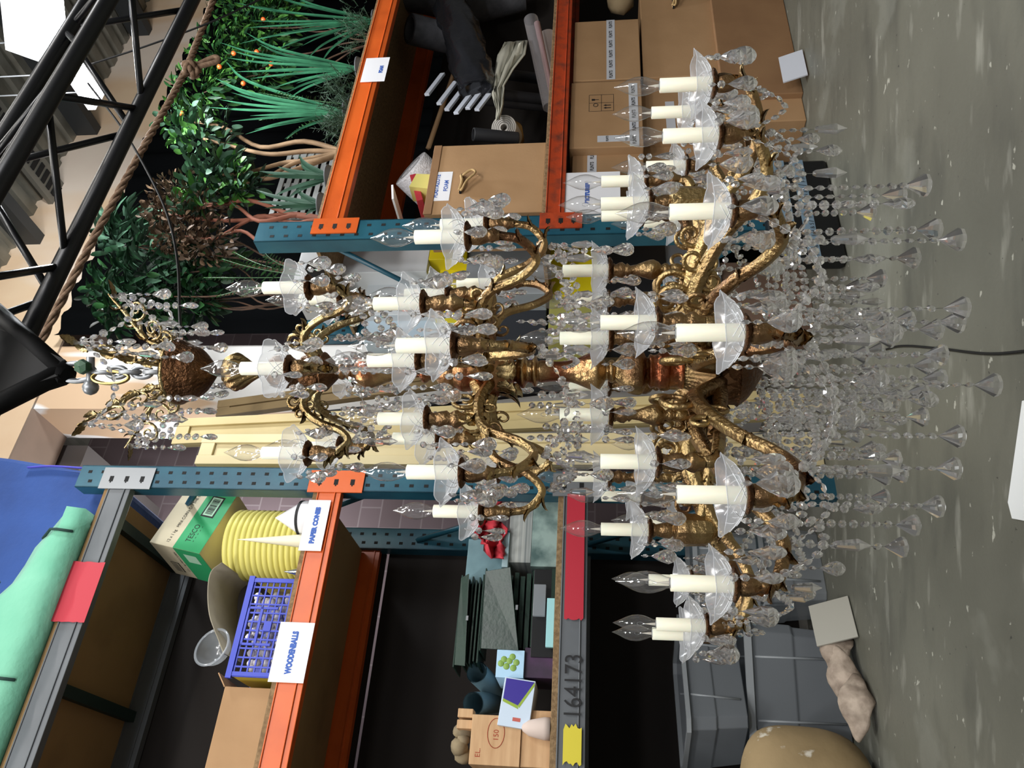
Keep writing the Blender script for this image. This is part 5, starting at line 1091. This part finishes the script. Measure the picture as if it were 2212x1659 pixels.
_, c2 = inbox('storage_bin', 1010, 1165, 480, 635, 3.62, .3, ZB1 + .001, M_GB, 'grey tub on the middle shelf end', 'tub')
_, c3 = inbox('yellow_bin', 932, 1010, 482, 560, 3.6, .26, c2[3] + .001, M_Y2, 'bright yellow bin on the grey tub, next to the post', 'bin')
_, c3b = inbox('yellow_bin', 945, 1010, 565, 680, 3.7, .22, c2[3] + .001, M_Y2, 'bright yellow bin further from the post, on the grey tub', 'bin')
M_T2 = mat('milky_tub', 'b4babe', .3); M_T3 = mat('milky_white', 'c8cccf', .4)
_, c4 = inbox('clear_tub', 790, 930, 590, 680, 3.72, .3, c3b[3] + .001, M_T2, 'milky clear tub on the yellow bin', 'tub')
_, c5 = inbox('clear_tub', 735, 930, 522, 588, 3.6, .3, c3[3] + .001, M_T3, 'tall milky white tub next to the post brace', 'tub')
_, c6 = inbox('clear_tub', 790, 1010, 683, 738, 3.78, .24, c1[3] + .001, mat('milky_blue_tub', '9fb0bc', .35), 'milky blue tub on the dark bin', 'tub')
cc = plane(742, 655, 4.3); solo('blue_drum', MB().lathe([(.01, 0), (.13, 0), (.14, .02), (.135, .14), (.14, .28), (.12, .3), (.01, .3)], (cc.x - .1, 4.45, ZB2 - .4), n=30), mat('blue_drum', '3f74b0', .4), 'blue plastic drum seen between the tubs and the column', 'drum')
block('white_box', 640, 690, 545, 625, 3.5, .3, mat('white_box', 'a9abad', .5), 'white box on the upper shelf beside the teal post', 'box', ZB2 + .001)
# white slatted panel behind plants
s0, s1, z0, z1 = rect(600, 760, 330, 470, 4.0); z0 = ZB2 + .002
e = thing('slatted_panel', ((s0 + s1) / 2, 4.0, z0), 'white slatted panel behind the plant pots', 'panel'); mb = MB(); k = 0
while z0 + k * .06 < z1: mb.box(s0, s1, 4.0, 4.01, z0 + k * .06, z0 + k * .06 + .036); k += 1
for x in (s0, (s0 + s1) / 2, s1 - .03): mb.box(x, x + .03, 4.01, 4.02, z0, z1)
part('slats', mb, mat('white_slat', '8f918f', .5), e)
# ------------------------------------------------------------------ artificial plants on the right rack
random.seed(77)
LEAFM = {}
def leafm(name, c1, c2):
    return mat(name, c1, .45, 0, c2, 6, .5)
def add_leaf(mb, p, d_, L, wd, droop=.3, mi=0, fold=.25, seg=4):
    d_ = d_.normalized(); sd = d_.cross(Vector((0, 0, 1)))
    if sd.length < .1: sd = Vector((1, 0, 0))
    sd.normalize(); sd = (sd + Vector((random.uniform(-.5, .5), random.uniform(-.5, .5), random.uniform(-.5, .5)))).normalized(); up = sd.cross(d_).normalized(); vs = []
    for i in range(seg + 1):
        t = i / seg; c = p + d_ * L * t - Vector((0, 0, 1)) * droop * L * t * t; w2 = wd * math.sin(math.pi * (t * .9 + .06)) ** .8
        vs += [c - sd * w2 + up * w2 * fold, c, c + sd * w2 + up * w2 * fold]
    fs = []
    for i in range(seg):
        a = i * 3; fs += [(a, a + 1, a + 4, a + 3), (a + 1, a + 2, a + 5, a + 4)]
    mb.add(vs, fs, mi, True)
def rdir(): 
    v = Vector((random.gauss(0, 1), random.gauss(0, 1), random.gauss(0, 1))); return v.normalized()
def pot(e, c, r, h, m_): part('pot', MB().lathe([(.005, 0), (r * .75, 0), (r, h * .92), (r * 1.06, h * .93), (r * 1.06, h), (r * .93, h), (r * .9, h * .9), (.005, h * .9)], c, n=24), m_, e)
M_POT = mat('dark_pot', '2c2d30', .6); M_POTG = mat('grey_pot', '55575a', .7)
def bush(name, x, y, t, label, blobs, nleaf, L, wd, mats, trunk=None, potr=.09, droop=.25, fruit=0, tm=None, cat='plant'):
    base = plane(x, y, t); c = Vector((base.x, t, ZB2 + .001)); e = thing(name, c, label, cat, 'artificial plants on the right rack'); pot(e, c, potr, .14, M_POT)
    tops = [plane(bx, by, t + dt) for bx, by, dt, r in blobs]; mb = MB()
    for q, tp_ in enumerate(tops):
        st_ = c + Vector((0, 0, .12)); midp = st_.lerp(tp_, .5) + Vector((random.uniform(-.12, .12), random.uniform(-.05, .05), 0))
        q1 = st_.lerp(tp_, .25) + Vector((random.uniform(-.06, .06), 0, 0)); q3 = st_.lerp(tp_, .75) + Vector((random.uniform(-.06, .06), 0, 0))
        pp = catmull([st_, q1, midp, q3, tp_], 5); mb.tube(pp, interp([trunk or .008, (trunk or .008) * .8, (trunk or .008) * .5], len(pp)), 7)
    part('trunk', mb, tm or mat('bark', '5a4232', .85, 0, '3c2c22', 10, .5), e); mb = MB()
    for k in range(nleaf):
        q = random.randrange(len(tops)); r = blobs[q][3]; v = rdir(); p = tops[q] + v * r * random.random() ** .45; 
        p.y = tops[q].y + (p.y - tops[q].y) * .7; d_ = (v * .8 + rdir() * .8 + Vector((0, -.3, 0))); add_leaf(mb, p, d_, L * random.uniform(.7, 1.3), wd * random.uniform(.8, 1.2), droop, random.randrange(len(mats)))
        if k % 6 == 0: mb.tube([tops[q] * .3 + p * .7, p], .002, 4, len(mats) - 1)
    part('foliage', mb, mats, e)
    if fruit:
        for k in range(fruit):
            bx, by = FR[k]; p = plane(bx, by, t - .2); part('fruit', MB().sphere(p, .02, 10), mat('orange_fruit', 'e0602a', .35), e, 'small orange fruit')
    return e
G1 = leafm('green_leaf', '2f5a2c', '1f4524'); G2 = leafm('deep_green_leaf', '1a3b22', '14301c'); G3 = leafm('grey_green_leaf', '4c6a56', '34503f'); G4 = leafm('fresh_leaf', '4f8238', '3a6a2c'); BR1 = leafm('dry_leaf', '6a5440', '46382c'); BR2 = leafm('dry_leaf_dark', '35291f', '4c3c2c')
FR = [(569, 42), (555, 112), (586, 138), (526, 180), (505, 115), (474, 144), (392, 245)]
bush('fruit_bush', 760, 90, 3.75, 'dense dark green bush dotted with small orange fruit', [(560, 60, 0, .33), (480, 120, 0, .3), (440, 200, 0, .28), (560, 150, .05, .3), (600, 20, 0, .3), (520, 10, .1, .3)], 1500, .085, .017, [G1, G2, G4], fruit=7)
bush('bay_tree', 712, 330, 3.55, 'leafy grey-green tree on a twisted pale trunk', [(440, 300, 0, .26), (470, 380, -.05, .24), (400, 260, .05, .2), (520, 400, 0, .16), (430, 420, 0, .2)], 620, .085, .024, [G3, G3, G4, G2], trunk=.02, tm=mat('pale_bark', '8a6f52', .8, 0, '6b543c', 8, .5))
bush('dried_tree', 640, 478, 3.6, 'brown dried-leaf tree with a reddish forked trunk', [(380, 420, 0, .2), (430, 450, 0, .22), (450, 520, 0, .2), (390, 510, .05, .18), (350, 460, .05, .16)], 1000, .05, .014, [BR1, BR2], trunk=.018, tm=mat('reddish_bark', '7c4a38', .8))
bush('long_leaf_plant', 655, 590, 3.75, 'plant with long drooping grey-green leaves beside the plaster beam', [(270, 495, .1, .16), (300, 530, .1, .16), (250, 520, .1, .1), (330, 600, .15, .22), (280, 640, .2, .18)], 330, .19, .02, [G3, G2], droop=.5)
bush('leafy_shrub', 640, 660, 4.0, 'dark leafy shrub with pointed leaves near the crown of the chandelier', [(240, 620, 0, .18), (260, 670, 0, .16), (420, 610, -.1, .25), (450, 560, -.1, .25), (420, 660, 0, .18), (350, 640, 0, .2)], 700, .1, .022, [G2, G1, G2], droop=.3)
def fern(x, y, t, tips, label):
    base = plane(x, y, t); c = Vector((base.x, t, ZB2 + .001)); e = thing('fern', c, label, 'plant', 'artificial plants on the right rack'); pot(e, c, .08, .12, M_POT); mb = MB()
    for bx, by, dt in tips:
        tp_ = plane(bx, by, t + dt); pp = catmull([c + Vector((0, 0, .1)), c.lerp(tp_, .5) + Vector((0, 0, .12)), tp_], 9); mb.tube(pp, .003, 5)
        for i in range(5, len(pp)):
            tg = (pp[i] - pp[i - 1]).normalized(); sd = tg.cross(Vector((0, 1, 0))).normalized()
            for sg in (-1, 1): add_leaf(mb, pp[i], sd * sg + tg * .5, .07 * (1.15 - i / len(pp)), .007, .1)
    part('frond', mb, leafm('fern_green', '33602c', '24482a'), e)
fern(640, 600, 3.5, ((480, 560, 0), (505, 545, .1), (560, 530, 0), (440, 600, .1), (520, 640, 0), (470, 640, .1)), 'fern with feathery fronds above the teal post')
fern(700, 230, 3.45, ((560, 260, 0), (600, 200, 0), (620, 300, .1), (560, 200, .1)), 'fern standing among the spiky grass plants')
def spiky(x, y, t, tips, label, m_=None, wd=.017, r=.08):
    base = plane(x, y, t); c = Vector((base.x, t, ZB2 + .001)); e = thing('spiky_grass', c, label, 'plant', 'artificial plants on the right rack'); pot(e, c, r, .12, M_POTG); mb = MB()
    for bx, by, dt in tips:
        tp_ = plane(bx, by, t + dt); st_ = c + Vector((0, 0, .1)); L = (tp_ - st_).length; mid = st_.lerp(tp_, .55) + Vector((0, 0, .12 * L)); pp = catmull([st_, mid, tp_], 8)
        sd = (tp_ - st_).cross(Vector((0, 1, 0))).normalized(); vs = []; fs = []
        for i, p in enumerate(pp): w2 = wd * (1 - (i / (len(pp) - 1)) ** 2.2) * (.6 + .4 * min(1, i / 4)) + .0004; vs += [p - sd * w2 + Vector((0, -.3 * w2, 0)), p, p + sd * w2 + Vector((0, -.3 * w2, 0))]
        for i in range(len(pp) - 1): a = i * 3; fs += [(a, a + 1, a + 4, a + 3), (a + 1, a + 2, a + 5, a + 4)]
        mb.add(vs, fs, 0, True)
    part('blades', mb, m_ or leafm('blade_green', '357050', '215038'), e); return e
def fan(tx, ty, spread, n, bx, by):
    out = []
    for k in range(n):
        u = (k / (n - 1) - .5) * 2; out.append((tx + abs(u) ** 1.6 * spread * .9 + random.uniform(-25, 25), ty + u * spread + random.uniform(-12, 12), random.uniform(-.25, .2)))
    return out
spiky(772, 48, 3.45, [(505, 5, 0), (548, 12, -.1), (530, 60, 0), (570, 80, -.2), (600, 20, 0), (515, 95, .1), (590, 110, -.1), (640, 60, 0), (560, -30, 0), (620, -20, 0), (650, 100, 0), (540, 45, .1), (660, 130, -.1), (690, 140, 0)], 'spiky strap-leaved grass plant highest on the picture, by the FOAM sign end')
spiky(752, 150, 3.4, [(475, 92, 0), (490, 125, 0), (530, 70, 0), (508, 155, 0), (570, 120, -.1), (540, 170, 0), (590, 190, 0), (610, 205, -.1), (640, 180, 0), (560, 95, .1), (620, 215, 0), (500, 110, .1), (575, 150, 0)], 'spiky strap-leaved grass plant directly over the FOAM sign')
spiky(728, 245, 3.4, [(462, 168, 0), (450, 232, 0), (480, 180, .1), (474, 215, 0), (500, 200, 0), (540, 250, 0), (500, 262, -.1), (560, 215, 0), (530, 290, 0), (610, 270, 0), (615, 300, -.15), (520, 235, 0), (550, 280, 0), (485, 130, .2)], 'spiky strap-leaved grass plant nearest the twisted trunk')
DY = leafm('yucca_green', '2c4a38', '1f3a2c')
spiky(700, 385, 3.4, [(560, 370, 0), (570, 380, -.1), (590, 425, 0), (645, 335, 0), (600, 360, 0), (620, 430, 0), (650, 350, .1)], 'small dark yucca with broad blades nearer the twisted trunks', DY, .022)
spiky(685, 445, 3.4, [(552, 410, 0), (555, 435, 0), (572, 450, -.1), (640, 405, 0), (610, 460, 0), (650, 420, .1), (660, 465, 0)], 'small dark yucca close to the orange bracket', DY, .02)
def conifer(x, y, t, h, w_, label):
    base = plane(x, y, t); c = Vector((base.x, t, ZB2 + .001)); e = thing('pine_bough', c, label, 'plant', 'artificial plants on the right rack'); mb = MB()
    for k in range(60):
        v = rdir(); v.z = abs(v.z) * .8; st_ = c + Vector((random.uniform(-w_, w_), random.uniform(-.08, .08), random.uniform(.02, h))); d_ = (v + Vector((0, -.3, .3))).normalized(); L = .12; mb.tube([st_, st_ + d_ * L], .002, 4)
        for q in range(14):
            p = st_ + d_ * L * q / 14; n_ = (rdir() + d_ * .8).normalized(); mb.tube([p, p + n_ * .03], .0008, 3, caps=False)
    part('needles', mb, leafm('pine_green', '2e4a34', '1e3626'), e)
conifer(762, 60, 3.28, .22, .2, 'dark pine bough draped at the foot of the highest spiky plant'); conifer(745, 195, 3.28, .2, .14, 'dark pine bough between the second and third spiky plants'); conifer(725, 260, 3.3, .16, .12, 'dark pine bough at the foot of the spiky plant by the twisted trunk')
